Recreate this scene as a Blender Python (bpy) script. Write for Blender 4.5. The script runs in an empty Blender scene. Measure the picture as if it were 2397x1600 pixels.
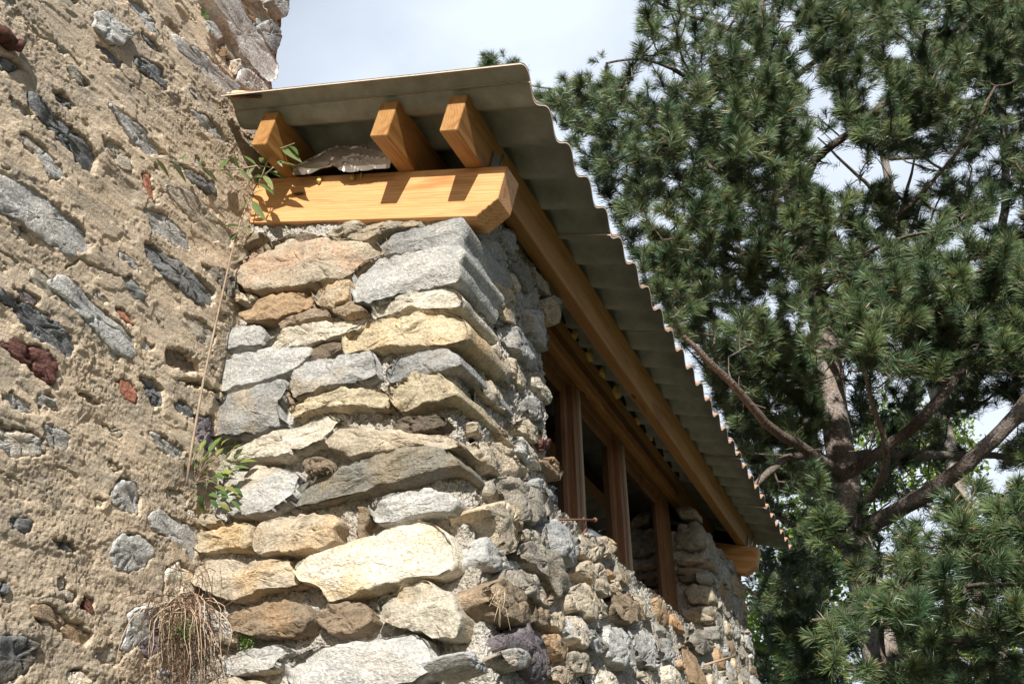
import bpy, math, random
import numpy as np
from mathutils import Matrix, Vector

# ------------------------------------------------------------------ camera
SC = bpy.context.scene
H = 1.65                                     # eye height above the ground
F = 2266.0; CX, CY = 1198.5, 800.0           # focal length and centre in photo pixels
_Y = np.array([2285 - CX, 2055 - CY, F]); _Y /= np.linalg.norm(_Y)
_S = -np.array([-3330 - CX, 630 - CY, F]); _S -= _Y * (_S @ _Y); _S /= np.linalg.norm(_S)
_N = np.cross(_S, _Y); TH = math.radians(15)
_U = math.cos(TH) * _N - math.sin(TH) * _S; _X = math.cos(TH) * _S + math.sin(TH) * _N
ROT = np.array([_X, _Y, _U])                 # world = ROT @ camera
C0 = np.array([0., 0., H])
cam = bpy.data.cameras.new('camera'); co = bpy.data.objects.new('camera', cam)
SC.collection.objects.link(co)
cam.sensor_width = 36; cam.lens = F / 2397 * 36; cam.clip_start = .05; cam.clip_end = 3000
r_, u_, f_ = ROT @ [1, 0, 0], ROT @ [0, -1, 0], ROT @ [0, 0, 1]
co.matrix_world = Matrix(((r_[0], u_[0], -f_[0], 0), (r_[1], u_[1], -f_[1], 0), (r_[2], u_[2], -f_[2], H), (0, 0, 0, 1)))
SC.camera = co
SC.view_settings.view_transform = 'Standard'; SC.view_settings.look = 'None'
SC.view_settings.exposure = 0.54; SC.view_settings.gamma = 1.0
SC.cycles.max_bounces = 6; SC.cycles.transparent_max_bounces = 8

# ------------------------------------------------------------------ light
SUN = np.array([.265, -.812, .515]); SUN /= np.linalg.norm(SUN)
sl = bpy.data.lights.new('sun', 'SUN'); sl.energy = 5.0; sl.angle = math.radians(.5); sl.color = (1, .95, .86)
so = bpy.data.objects.new('sun', sl); SC.collection.objects.link(so)
so.rotation_euler = Vector(SUN).to_track_quat('Z', 'Y').to_euler()
W = bpy.data.worlds.new('World'); SC.world = W; W.use_nodes = True
nt = W.node_tree; nt.nodes.clear()
def N(t, **k):
    n = nt.nodes.new(t)
    for a, b in k.items(): setattr(n, a, b)
    return n
wo = N('ShaderNodeOutputWorld'); bg = N('ShaderNodeBackground'); bg.inputs[1].default_value = .06
sky = N('ShaderNodeTexSky', sky_type='NISHITA', sun_disc=False)
sky.sun_elevation = math.asin(SUN[2]); sky.sun_rotation = math.atan2(SUN[0], SUN[1])
tc = N('ShaderNodeTexCoord'); mp = N('ShaderNodeMapping'); mp.inputs[3].default_value = (1, 1, 1.6)
nz = N('ShaderNodeTexNoise'); nz.inputs['Scale'].default_value = 3.4; nz.inputs['Detail'].default_value = 7; nz.inputs['Roughness'].default_value = .52
rp = N('ShaderNodeValToRGB'); rp.color_ramp.elements[0].position = .30; rp.color_ramp.elements[0].color = (.82, .82, .82, 1); rp.color_ramp.elements[1].position = .5
sep = N('ShaderNodeSeparateXYZ')                 # cloud bank stands to the north, clear sky overhead and south
ma = N('ShaderNodeMapRange'); ma.inputs[1].default_value = .36; ma.inputs[2].default_value = .6
mm = N('ShaderNodeMath', operation='MULTIPLY')
mx = N('ShaderNodeMix', data_type='RGBA')
mx.inputs[7].default_value = (10.3, 11.4, 13.0, 1)
hs = N('ShaderNodeMix', data_type='RGBA', blend_type='ADD'); hs.inputs[0].default_value = 1; hs.inputs[7].default_value = (0, 0, 0, 1)
L = nt.links.new
L(tc.outputs['Generated'], mp.inputs[0]); L(mp.outputs[0], nz.inputs['Vector']); L(nz.outputs[0], rp.inputs[0])
L(tc.outputs['Generated'], sep.inputs[0]); L(sep.outputs[1], ma.inputs[0])
L(rp.outputs[0], mm.inputs[0]); L(ma.outputs[0], mm.inputs[1]); L(mm.outputs[0], mx.inputs[0])
L(sky.outputs[0], hs.inputs[6]); L(hs.outputs[2], mx.inputs[6]); L(mx.outputs[2], bg.inputs[0]); L(bg.outputs[0], wo.inputs[0])

# ------------------------------------------------------------------ geometry helpers
rng = np.random.default_rng(7); random.seed(7)
def ray(p): return ROT @ np.array([p[0] - CX, p[1] - CY, F])
def at(p, axis, val):                        # photo pixel -> point on an axis plane (val absolute)
    r = ray(p); return C0 + r * ((val - C0[axis]) / r[axis])
def atd(p, z): return C0 + ray(p) * (z / F)  # photo pixel -> point at forward distance z
def onplane(p, o, n):
    r = ray(p); return C0 + r * (((np.asarray(o) - C0) @ n) / (r @ n))
DD = 2397 / 2349
ZOOM = {'D': (0, 0, 2349 / 2397), 'S': (0, 0, 1), '1': (0, 0, 2.936), '2': (500, 100, 2.936), '3': (400, 500, 2.936), '4': (400, 1000, 2.614),
        '5': (0, 500, 2.8), '6': (0, 1040, 2.8), '7': (1000, 450, 2.614), '8': (1000, 1000, 2.614), '9': (1100, 0, 2.614), 'h': (1000, 1000, 5.2275)}
def px(z, s):
    ox, oy, k = ZOOM[z]
    return [(ox + float(a.split(',')[0]) / k, oy + float(a.split(',')[1]) / k) for a in s.split()]

_perm = np.random.default_rng(3).permutation(256); _perm = np.concatenate([_perm, _perm, _perm])
_gr = np.random.default_rng(5).normal(size=(256, 3)); _gr /= np.linalg.norm(_gr, axis=1)[:, None]
def pn(P):                                   # gradient noise, P (n,3)
    P = np.asarray(P, float); i = np.floor(P).astype(int); f = P - i; i &= 255
    w = f * f * f * (f * (f * 6 - 15) + 10); out = 0
    for dx in (0, 1):
        for dy in (0, 1):
            for dz in (0, 1):
                h = _perm[_perm[_perm[(i[:, 0] + dx) & 255] + ((i[:, 1] + dy) & 255)] + ((i[:, 2] + dz) & 255)]
                g = _gr[h]
                d = g[:, 0] * (f[:, 0] - dx) + g[:, 1] * (f[:, 1] - dy) + g[:, 2] * (f[:, 2] - dz)
                out = out + d * (w[:, 0] if dx else 1 - w[:, 0]) * (w[:, 1] if dy else 1 - w[:, 1]) * (w[:, 2] if dz else 1 - w[:, 2])
    return out * 1.5
def fbm(P, o=3, r=.5):
    P = np.asarray(P, float); s = 0; a = 1; t = 0
    for k in range(o): s = s + a * pn(P * 2 ** k + 17.3 * k); t += a; a *= r
    return s / t * 1.4
def sst(a, b, x): t = np.clip((x - a) / (b - a), 0, 1); return t * t * (3 - 2 * t)

class MB:
    def __init__(s): s.v = []; s.q = []; s.t = []; s.c = []; s.n = 0; s.qm = []; s.tm = []
    def add(s, v, quads=None, tris=None, col=None, mat=0):
        v = np.asarray(v, float).reshape(-1, 3); s.v.append(v)
        if quads is not None and len(quads): q = np.asarray(quads, int) + s.n; s.q.append(q); s.qm.append(np.full(len(q), mat))
        if tris is not None and len(tris): t = np.asarray(tris, int) + s.n; s.t.append(t); s.tm.append(np.full(len(t), mat))
        c = np.ones((len(v), 4)); c[:, :3] = (1, 1, 1) if col is None else col
        s.c.append(c); s.n += len(v)
    def box(s, lo, hi, col=None, mat=0):
        x0, y0, z0 = lo; x1, y1, z1 = hi
        v = [(x0, y0, z0), (x1, y0, z0), (x1, y1, z0), (x0, y1, z0), (x0, y0, z1), (x1, y0, z1), (x1, y1, z1), (x0, y1, z1)]
        s.add(v, [(0, 3, 2, 1), (4, 5, 6, 7), (0, 1, 5, 4), (1, 2, 6, 5), (2, 3, 7, 6), (3, 0, 4, 7)], col=col, mat=mat)
    def tube(s, P, R, n=6, col=None, mat=0, cap=True):
        P = np.asarray(P, float); m = len(P); R = np.broadcast_to(np.asarray(R, float), (m,))
        T = np.gradient(P, axis=0); T /= np.linalg.norm(T, axis=1)[:, None] + 1e-12
        a = np.cross(T[0], (0, 0, 1) if abs(T[0][2]) < .9 else (1, 0, 0)); V = []
        for k in range(m):
            a = a - T[k] * (a @ T[k]); a /= np.linalg.norm(a) + 1e-12; b = np.cross(T[k], a)
            an = np.arange(n) * 2 * math.pi / n
            V.append(P[k] + R[k] * (np.cos(an)[:, None] * a + np.sin(an)[:, None] * b))
        i = np.arange(m - 1)[:, None] * n; j = np.arange(n)[None]; j2 = (j + 1) % n
        q = np.stack([i + j, i + j2, i + n + j2, i + n + j], -1).reshape(-1, 4); t = []
        V = np.concatenate(V)
        if cap:
            V = np.concatenate([V, P[:1], P[-1:]]); c0 = m * n; e = (m - 1) * n
            t = [(c0, (k + 1) % n, k) for k in range(n)] + [(c0 + 1, e + k, e + (k + 1) % n) for k in range(n)]
        s.add(V, q, t, col, mat)
    def mesh(s, name, smooth=True):
        v = np.concatenate(s.v); q = np.concatenate(s.q) if s.q else np.zeros((0, 4), int); t = np.concatenate(s.t) if s.t else np.zeros((0, 3), int)
        me = bpy.data.meshes.new(name); me.vertices.add(len(v)); me.vertices.foreach_set('co', v.astype(np.float32).ravel())
        nl = q.size + t.size; me.loops.add(nl); me.polygons.add(len(q) + len(t))
        me.loops.foreach_set('vertex_index', np.concatenate([q.ravel(), t.ravel()]).astype(np.int32))
        me.polygons.foreach_set('loop_start', np.concatenate([np.arange(len(q)) * 4, q.size + np.arange(len(t)) * 3]).astype(np.int32))
        mi = np.concatenate(s.qm + s.tm) if (s.qm or s.tm) else np.zeros(0)
        me.polygons.foreach_set('material_index', mi.astype(np.int32))
        me.polygons.foreach_set('use_smooth', np.full(len(q) + len(t), smooth))
        ca = me.color_attributes.new('col', 'FLOAT_COLOR', 'POINT'); ca.data.foreach_set('color', np.concatenate(s.c).astype(np.float32).ravel())
        me.update(calc_edges=True); return me
    def build(s, name, mats, parent=None, smooth=True):
        o = bpy.data.objects.new(name, s.mesh(name, smooth)); SC.collection.objects.link(o)
        for m in (mats if isinstance(mats, (list, tuple)) else [mats]): o.data.materials.append(m)
        if parent is not None: adopt(o, parent)
        return o
def adopt(o, parent):
    o.parent = parent
    o.matrix_parent_inverse = Matrix.Translation(-parent.location) if parent.type == 'EMPTY' else Matrix()
def tag(o, label=None, cat=None, group=None, kind=None):
    for k, v in (('label', label), ('category', cat), ('group', group), ('kind', kind)):
        if v: o[k] = v
    return o
def empty(name, loc, label, cat, group=None):
    o = bpy.data.objects.new(name, None); SC.collection.objects.link(o); o.location = loc; o.empty_display_size = .2
    return tag(o, label, cat, group)

# ------------------------------------------------------------------ materials
def material(name, rough=.8, spec=.3, metal=0):
    m = bpy.data.materials.new(name); m.use_nodes = True; t = m.node_tree
    b = t.nodes['Principled BSDF']; b.inputs['Roughness'].default_value = rough; b.inputs['Specular IOR Level'].default_value = spec; b.inputs['Metallic'].default_value = metal
    return m, t, b
class G:                                     # small node graph helper
    def __init__(s, t): s.t = t
    def n(s, typ, ins=None, **k):
        n = s.t.nodes.new(typ)
        for a, b in k.items(): setattr(n, a, b)
        for a, b in (ins or {}).items():
            if isinstance(b, bpy.types.NodeSocket): s.t.links.new(b, n.inputs[a])
            else: n.inputs[a].default_value = b
        return n
    def coord(s, scale=(1, 1, 1), kind='Object'):
        c = s.n('ShaderNodeTexCoord'); return s.n('ShaderNodeMapping', {0: c.outputs[kind], 3: scale}).outputs[0]
    def noise(s, v, sc, det=4, ro=.5, dist=0): return s.n('ShaderNodeTexNoise', {'Vector': v, 'Scale': sc, 'Detail': det, 'Roughness': ro, 'Distortion': dist}).outputs[0]
    def ramp(s, f, *st):
        r = s.n('ShaderNodeValToRGB', {0: f}); e = r.color_ramp.elements
        while len(e) < len(st): e.new(.5)
        for k, (p, c) in enumerate(st): e[k].position = p; e[k].color = (*c, 1) if len(c) == 3 else c
        return r.outputs[0]
    def mix(s, f, a, b, mode='MIX'):
        return s.n('ShaderNodeMix', {0: f, 6: a if isinstance(a, bpy.types.NodeSocket) else (*a, 1), 7: b if isinstance(b, bpy.types.NodeSocket) else (*b, 1)}, data_type='RGBA', blend_type=mode).outputs[2]
    def col(s): return s.n('ShaderNodeVertexColor', layer_name='col').outputs[0]
    def math(s, op, a, b): return s.n('ShaderNodeMath', {0: a, 1: b}, operation=op).outputs[0]
    def bump(s, h, st, d, nrm=None):
        k = {'Height': h, 'Strength': st, 'Distance': d}
        if nrm is not None: k['Normal'] = nrm
        return s.n('ShaderNodeBump', k).outputs[0]
def g1(v): return (v, v, v)
def stone_material():
    m, t, b = material('weathered_stone', .85, .25); g = G(t)
    v = g.coord(); vs = g.coord((1, 1, 2.2))
    n1 = g.noise(vs, 14, 7, .62, .6); n2 = g.noise(v, 110, 4, .65); n3 = g.noise(v, 6, 4, .5); n4 = g.noise(vs, 55, 3, .6, 1.2)
    c = g.col()
    c = g.mix(1, c, g.ramp(n1, (.25, g1(.75)), (.5, g1(1)), (.75, g1(1.2))), 'MULTIPLY')
    c = g.mix(1, c, g.ramp(n2, (.28, g1(.62)), (.5, g1(1)), (.72, g1(1.4))), 'MULTIPLY')
    c = g.mix(g.ramp(n3, (.55, g1(0)), (.75, g1(.35))), c, (.38, .27, .16))
    c = g.mix(g.ramp(n4, (.24, g1(.5)), (.33, g1(0))), c, (.05, .045, .04))
    t.links.new(c, b.inputs['Base Color'])
    h = g.math('ADD', g.math('MULTIPLY', n1, .55), g.math('MULTIPLY', n2, .4)); h = g.math('ADD', h, g.math('MULTIPLY', n4, .3))
    t.links.new(g.bump(h, .85, .02), b.inputs['Normal']); return m
def mortar_material():
    m, t, b = material('lime_mortar', .95, .1); g = G(t); v = g.coord()
    n1 = g.noise(v, 95, 4, .7); n2 = g.noise(v, 7, 3, .5)
    vo = g.n('ShaderNodeTexVoronoi', {'Vector': v, 'Scale': 130}).outputs[0]
    c = g.mix(g.ramp(n2, (.35, g1(0)), (.65, g1(1))), (.56, .535, .495), (.44, .40, .34))
    c = g.mix(1, c, g.ramp(n1, (.3, g1(.6)), (.5, g1(1)), (.7, g1(1.2))), 'MULTIPLY')
    t.links.new(c, b.inputs['Base Color'])
    h = g.math('ADD', g.math('MULTIPLY', n1, .8), g.math('MULTIPLY', vo, -.6))
    t.links.new(g.bump(h, .9, .018), b.inputs['Normal']); return m
def plaster_material():
    m, t, b = material('old_lime_plaster', .95, .1); g = G(t); v = g.coord(); vs = g.coord((1, 1, 4))
    n1 = g.noise(v, 190, 4, .7); n2 = g.noise(v, 3.2, 5, .6); n3 = g.noise(vs, 16, 4, .6, 1); n4 = g.noise(v, 26, 5, .65)
    c = g.mix(g.ramp(n2, (.33, g1(0)), (.68, g1(1))), (.715, .58, .43), (.58, .48, .365))
    c = g.mix(g.ramp(n4, (.5, g1(0)), (.7, g1(.6))), c, (.50, .43, .34))
    n5 = g.noise(g.coord((1, .55, 1.5)), 9, 5, .62, .4); c = g.mix(g.ramp(n5, (.44, g1(0)), (.64, g1(.85))), c, (.40, .35, .285))
    c = g.mix(1, c, g.col(), 'MULTIPLY')
    c = g.mix(1, c, g.ramp(n1, (.3, g1(.72)), (.5, g1(1)), (.75, g1(1.22))), 'MULTIPLY')
    c = g.mix(1, c, g.ramp(n3, (.3, g1(.8)), (.55, g1(1.05))), 'MULTIPLY')
    t.links.new(c, b.inputs['Base Color'])
    h = g.math('ADD', g.math('MULTIPLY', n1, .5), g.math('MULTIPLY', n4, .35)); h = g.math('ADD', h, g.math('MULTIPLY', n3, .5))
    t.links.new(g.bump(h, .75, .014), b.inputs['Normal']); return m
def wood_material(name, c0, c1, c2, rough=.5, axis=0):
    m, t, b = material(name, rough, .35); g = G(t)
    s = [1, 1, 1]; s[axis] = .05; v = g.coord(tuple(s)); s[axis] = .3; vk = g.coord(tuple(s)); s[axis] = .12; v2 = g.coord(tuple(s))
    n1 = g.noise(v, 60, 5, .6, .5); n2 = g.noise(v2, 14, 3, .5, 1.5); n3 = g.noise(v, 260, 3, .6)
    oi = g.n('ShaderNodeObjectInfo'); rn = g.math('MULTIPLY', oi.outputs['Random'], .12); cmb = g.n('ShaderNodeCombineXYZ', {0: .03, 1: rn, 2: rn}).outputs[0]
    off = g.n('ShaderNodeVectorMath', {0: v, 1: cmb}, operation='ADD').outputs[0]
    wt = g.n('ShaderNodeTexWave', {'Vector': off, 'Scale': 34, 'Distortion': 3.5, 'Detail': 2, 'Detail Scale': 1.5}, wave_type='RINGS', rings_direction='XYZ'[axis]); wv = wt.outputs['Fac']
    c = g.mix(g.ramp(n1, (.35, g1(0)), (.65, g1(1))), c0, c1)
    c = g.mix(g.ramp(wv, (.45, g1(0)), (.95, g1(.38))), c, c2)
    c = g.mix(g.ramp(n2, (.54, g1(0)), (.68, g1(.85))), c, c2)
    c = g.mix(1, c, g.ramp(n3, (.3, g1(.86)), (.6, g1(1.05))), 'MULTIPLY')
    vo = g.n('ShaderNodeTexVoronoi', {'Vector': vk, 'Scale': 8}).outputs['Distance']
    c = g.mix(g.ramp(vo, (.05, g1(1)), (.085, g1(0))), c, (.10, .035, .012))
    t.links.new(c, b.inputs['Base Color'])
    t.links.new(g.bump(n1, .25, .004), b.inputs['Normal']); return m
def simple(name, c, rough=.8, spec=.3, metal=0, nsc=20, var=.3, bump=.3, bd=.01, vc=False):
    m, t, b = material(name, rough, spec, metal); g = G(t); v = g.coord(); n = g.noise(v, nsc, 5, .6)
    cc = g.col() if vc else None
    src = g.mix(1, cc, (1, 1, 1), 'MULTIPLY') if vc else g.mix(0, c, c)
    src = g.mix(1, src, g.ramp(n, (.3, g1(1 - var)), (.7, g1(1 + var))), 'MULTIPLY')
    t.links.new(src, b.inputs['Base Color'])
    if bump: t.links.new(g.bump(n, bump, bd), b.inputs['Normal'])
    return m
STONE = stone_material(); MORTAR = mortar_material(); PLASTER = plaster_material()
GLULAM = wood_material('glazed_larch', (.70, .395, .18), (.63, .325, .13), (.45, .19, .06), .5)
BEAM = wood_material('glazed_beam', (.42, .235, .085), (.365, .185, .062), (.26, .11, .032), .5)
OILED = wood_material('window_timber', (.25, .125, .06), (.20, .095, .045), (.13, .055, .025), .45, 2)
OILEDY = wood_material('header_timber', (.27, .12, .04), (.22, .09, .03), (.14, .05, .018), .45, 1)
PALEW = wood_material('bleached_timber', (.40, .31, .23), (.34, .25, .18), (.24, .16, .10), .6, 2)
ROOFTOP = simple('orange_roof_coating', (.72, .40, .26), .7, .3, nsc=25, var=.15, bump=.1)
ROOFUNDER = simple('fibre_cement', (.285, .29, .25), .9, .2, nsc=14, var=.22, bump=.15)
IRON = simple('rusty_iron', (.085, .035, .025), .8, .3, nsc=90, var=.5, bump=.5, bd=.004)
RUST = simple('rusty_nail_steel', (.21, .10, .065), .8, .3, nsc=200, var=.4, bump=.3, bd=.002)
ZINC = simple('zinc_steel', (.5, .53, .56), .35, .5, 1, nsc=60, var=.15, bump=0)
FOAM = simple('yellow_foam', (.62, .47, .16), .8, .3, nsc=80, var=.25, bump=.3, bd=.004)
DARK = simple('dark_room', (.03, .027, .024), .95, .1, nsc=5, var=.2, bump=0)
BARK = simple('pine_bark', None, .9, .15, nsc=45, var=.5, bump=.9, bd=.03, vc=True)
TWIG = simple('dry_stem', None, .8, .2, nsc=60, var=.25, bump=0, vc=True)
def foil_material():
    m, t, b = material('brown_foil', .27, .6, .7); g = G(t); v = g.coord((1, 1, .25))
    n = g.noise(v, 14, 4, .55, 1.5)
    t.links.new(g.mix(g.ramp(n, (.3, g1(0)), (.7, g1(1))), (.36, .31, .27), (.50, .45, .41)), b.inputs['Base Color'])
    t.links.new(g.bump(n, .15, .01), b.inputs['Normal']); return m
FOIL = foil_material()
def leaf_material(name, rough=.45, tr=.25, spec=.4):
    m, t, b = material(name, rough, spec); g = G(t); c = g.col()
    t.links.new(c, b.inputs['Base Color'])
    tl = g.n('ShaderNodeBsdfTranslucent', {0: c}); ms = g.n('ShaderNodeMixShader', {0: tr, 1: b.outputs[0], 2: tl.outputs[0]})
    t.links.new(ms.outputs[0], t.nodes['Material Output'].inputs[0]); return m
NEEDLE = leaf_material('pine_needles', .42, .06, .38); LEAF = leaf_material('green_leaf', .45, .3)
def glass_material():
    m = bpy.data.materials.new('window_glass'); m.use_nodes = True; t = m.node_tree; t.nodes.clear(); g = G(t)
    fr = g.n('ShaderNodeFresnel', {0: 2.0}); gl = g.n('ShaderNodeBsdfGlossy', {0: (1, 1, 1, 1), 'Roughness': .02}); tr = g.n('ShaderNodeBsdfTransparent', {0: (.16, .19, .19, 1)})
    ms = g.n('ShaderNodeMixShader', {0: fr.outputs[0], 1: tr.outputs[0], 2: gl.outputs[0]}); o = g.n('ShaderNodeOutputMaterial', {0: ms.outputs[0]}); return m
GLASS = glass_material()

# ------------------------------------------------------------------ ground
def ground_material():
    m, t, b = material('grass_and_gravel', .95, .1); g = G(t); v = g.coord()
    n = g.noise(v, .8, 6, .6); n2 = g.noise(v, 30, 4, .7)
    c = g.mix(g.ramp(n, (.4, g1(0)), (.6, g1(1))), (.10, .085, .06), (.045, .065, .02)); c = g.mix(1, c, g.ramp(n2, (.3, g1(.6)), (.7, g1(1.3))), 'MULTIPLY')
    t.links.new(c, b.inputs['Base Color']); t.links.new(g.bump(n2, .6, .03), b.inputs['Normal']); return m
gb = MB(); nx = 80; xs = np.sign(np.linspace(-1, 1, nx)) * np.abs(np.linspace(-1, 1, nx)) ** 3 * 1200
gx, gy = np.meshgrid(xs, xs, indexing='ij'); gz = .12 * fbm(np.stack([gx.ravel() * .11, gy.ravel() * .11, gx.ravel() * 0], 1), 2)
gz = gz * sst(3, 8, np.hypot(gx.ravel() + 1, gy.ravel() - 3)) - .01
def gridq(a, b): i, j = np.meshgrid(np.arange(a - 1), np.arange(b - 1), indexing='ij'); k = (i * b + j).ravel(); return np.stack([k, k + b, k + b + 1, k + 1], 1)
gb.add(np.stack([gx.ravel(), gy.ravel(), gz], 1), gridq(nx, nx))
tag(gb.build('ground', ground_material()), kind='structure')

# ------------------------------------------------------------------ stones
PAL = dict(g=(.285, .285, .28), lg=(.385, .38, .365), dg=(.115, .12, .125), t=(.37, .32, .25), b=(.225, .175, .125), r=(.285, .20, .125), o=(.44, .37, .26),
           w=(.62, .57, .475), ol=(.19, .187, .168), m=(.105, .05, .043), rt=(.40, .175, .115), bg=(.27, .245, .205), lt=(.43, .395, .33), dp=(.15, .13, .14), db=(.13, .105, .08))
def resample(P, n):
    P = np.asarray(P, float)
    for _ in range(1):                        # one corner cutting pass, kept tight so corners stay crisp
        Q = np.roll(P, -1, 0); P = np.stack([P * .88 + Q * .12, P * .12 + Q * .88], 1).reshape(-1, 2)
    Q = np.concatenate([P, P[:1]]); d = np.r_[0, np.cumsum(np.linalg.norm(np.diff(Q, axis=0), axis=1))]
    s = np.linspace(0, d[-1], n, endpoint=False); return np.stack([np.interp(s, d, Q[:, 0]), np.interp(s, d, Q[:, 1])], 1)
def rock(mb, poly, o, u, v, n, back, front, seed, base, rr=.012, rough=.007, nn=52, mat=0, dome=.12, acc=None, facet=0, quoin=False):
    P = resample(poly, nn); P = P if np.sum(P[:, 0] * np.roll(P[:, 1], -1) - P[:, 1] * np.roll(P[:, 0], -1)) > 0 else P[::-1]
    r = np.random.default_rng(seed); off = r.uniform(-40, 40, 3)
    c = P.mean(0); d = P - c; di = np.linalg.norm(d, axis=1)[:, None] + 1e-9; size = di.mean()
    P = P + d / di * (fbm(np.c_[P * 28, np.full(nn, seed * .37)] + off, 3) * min(.013, size * .15))[:, None]; d = P - c; di = np.linalg.norm(d, axis=1)[:, None]
    rr = min(rr * r.uniform(.7, 1.5), .4 * size); R = []; hh = []; tl = []
    for k in range(max(2, int(back / .025))):
        ns = max(2, int(back / .025)); R.append(P + 0 * d); hh.append(-back + (back + front - rr) * k / ns); tl.append(0)
    for a in (0, 30, 60, 85):
        a = math.radians(a); ins = np.minimum(rr * (1 - math.cos(a)), di * .45); R.append(P - d / di * ins); hh.append(front - rr + rr * math.sin(a)); tl.append(math.sin(a))
    ins = np.minimum(rr, di * .45); Pi = d - d / di * ins
    for tt in (.84, .68, .52, .36, .18): R.append(c + Pi * tt); hh.append(front + dome * size * (1 - tt * tt) * .4); tl.append(1)
    R.append(c[None]); hh.append(front + dome * size * .4); tl.append(1)
    tx, ty = r.uniform(-.12, .12, 2)
    UV = np.concatenate(R); hv = np.concatenate([np.full(len(a), h) for a, h in zip(R, hh)]); tv = np.concatenate([np.full(len(a), h) for a, h in zip(R, tl)])
    hv = hv + tv * np.clip(tx * (UV[:, 0] - c[0]) + ty * (UV[:, 1] - c[1]), -.015, .015)
    for _ in range(facet):                        # split faces: a few cleavage planes trim the front
        an = r.uniform(0, 2 * math.pi) if not quoin else r.uniform(1.9, 4.6); dv = np.array([math.cos(an), math.sin(an)]); e = (d @ dv).max(); pl_ = front + (r.uniform(.35, .9) * e - (UV - c) @ dv) * r.uniform(.15, .75)
        hv = np.where(tv > .3, np.minimum(hv, np.maximum(pl_, front - .03)), hv)
    V = o + UV[:, :1] * u + UV[:, 1:] * v + hv[:, None] * n
    lay = V * np.array([7, 7, 26]) + off                        # bedding: layers lie flat
    f1 = fbm(V * 9 + off, 3); f2 = fbm(lay, 4, .6); cr = np.abs(fbm(V * 14 + off * 2, 3))
    disp = rough * (1.1 * f1 + 1.0 * f2 - 1.2 * sst(.07, 0, cr))
    V = V + n * disp[:, None] + v * (rough * .8 * fbm(V * 16 + off, 3))[:, None] + u * (rough * .8 * fbm(V * 16 - off, 3))[:, None]
    base = np.array(base) * r.uniform(.9, 1.1); acc = np.array(acc if acc is not None else base * np.array(r.choice([[1.15, 1.0, .82], [.82, .84, .86], [1.15, 1.12, 1.08]], axis=0)))
    w = sst(-.15, .45, fbm(V * 8 - off, 3))[:, None]; C = base * (1 - w) + acc * w
    C = C * 1.14 * (1 + .28 * f2)[:, None]; C = np.clip(C, .01, .8)
    m = (len(V) - 1) // nn; i = np.arange(m - 1)[:, None] * nn; j = np.arange(nn)[None]; j2 = (j + 1) % nn
    q = np.stack([i + j, i + j2, i + nn + j2, i + nn + j], -1).reshape(-1, 4); e = (m - 1) * nn; k = np.arange(nn)
    if np.dot(np.cross(u, v), n) < 0: q = q[:, ::-1]
    tr = np.stack([e + k, e + (k + 1) % nn, np.full(nn, m * nn)], 1); tr = tr if np.dot(np.cross(u, v), n) > 0 else tr[:, ::-1]
    mb.add(V, q, tr, C, mat)

EX, EY, EZ = np.eye(3)
YW = 2.05                                    # outer face of the front wall
XS = -.985                                   # outer face of the side wall
def zr(z): return z + H                      # heights below were measured from the eye
def batter(z): return .17 * np.clip(zr(1.0) - z, 0, 3)   # the side wall leans out towards its foot
ROOT = empty('stone_extension', (-1.6, 4.2, 0), 'stone lean-to extension with orange timber beams and corrugated roof built against the old plastered wall', 'building')

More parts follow.
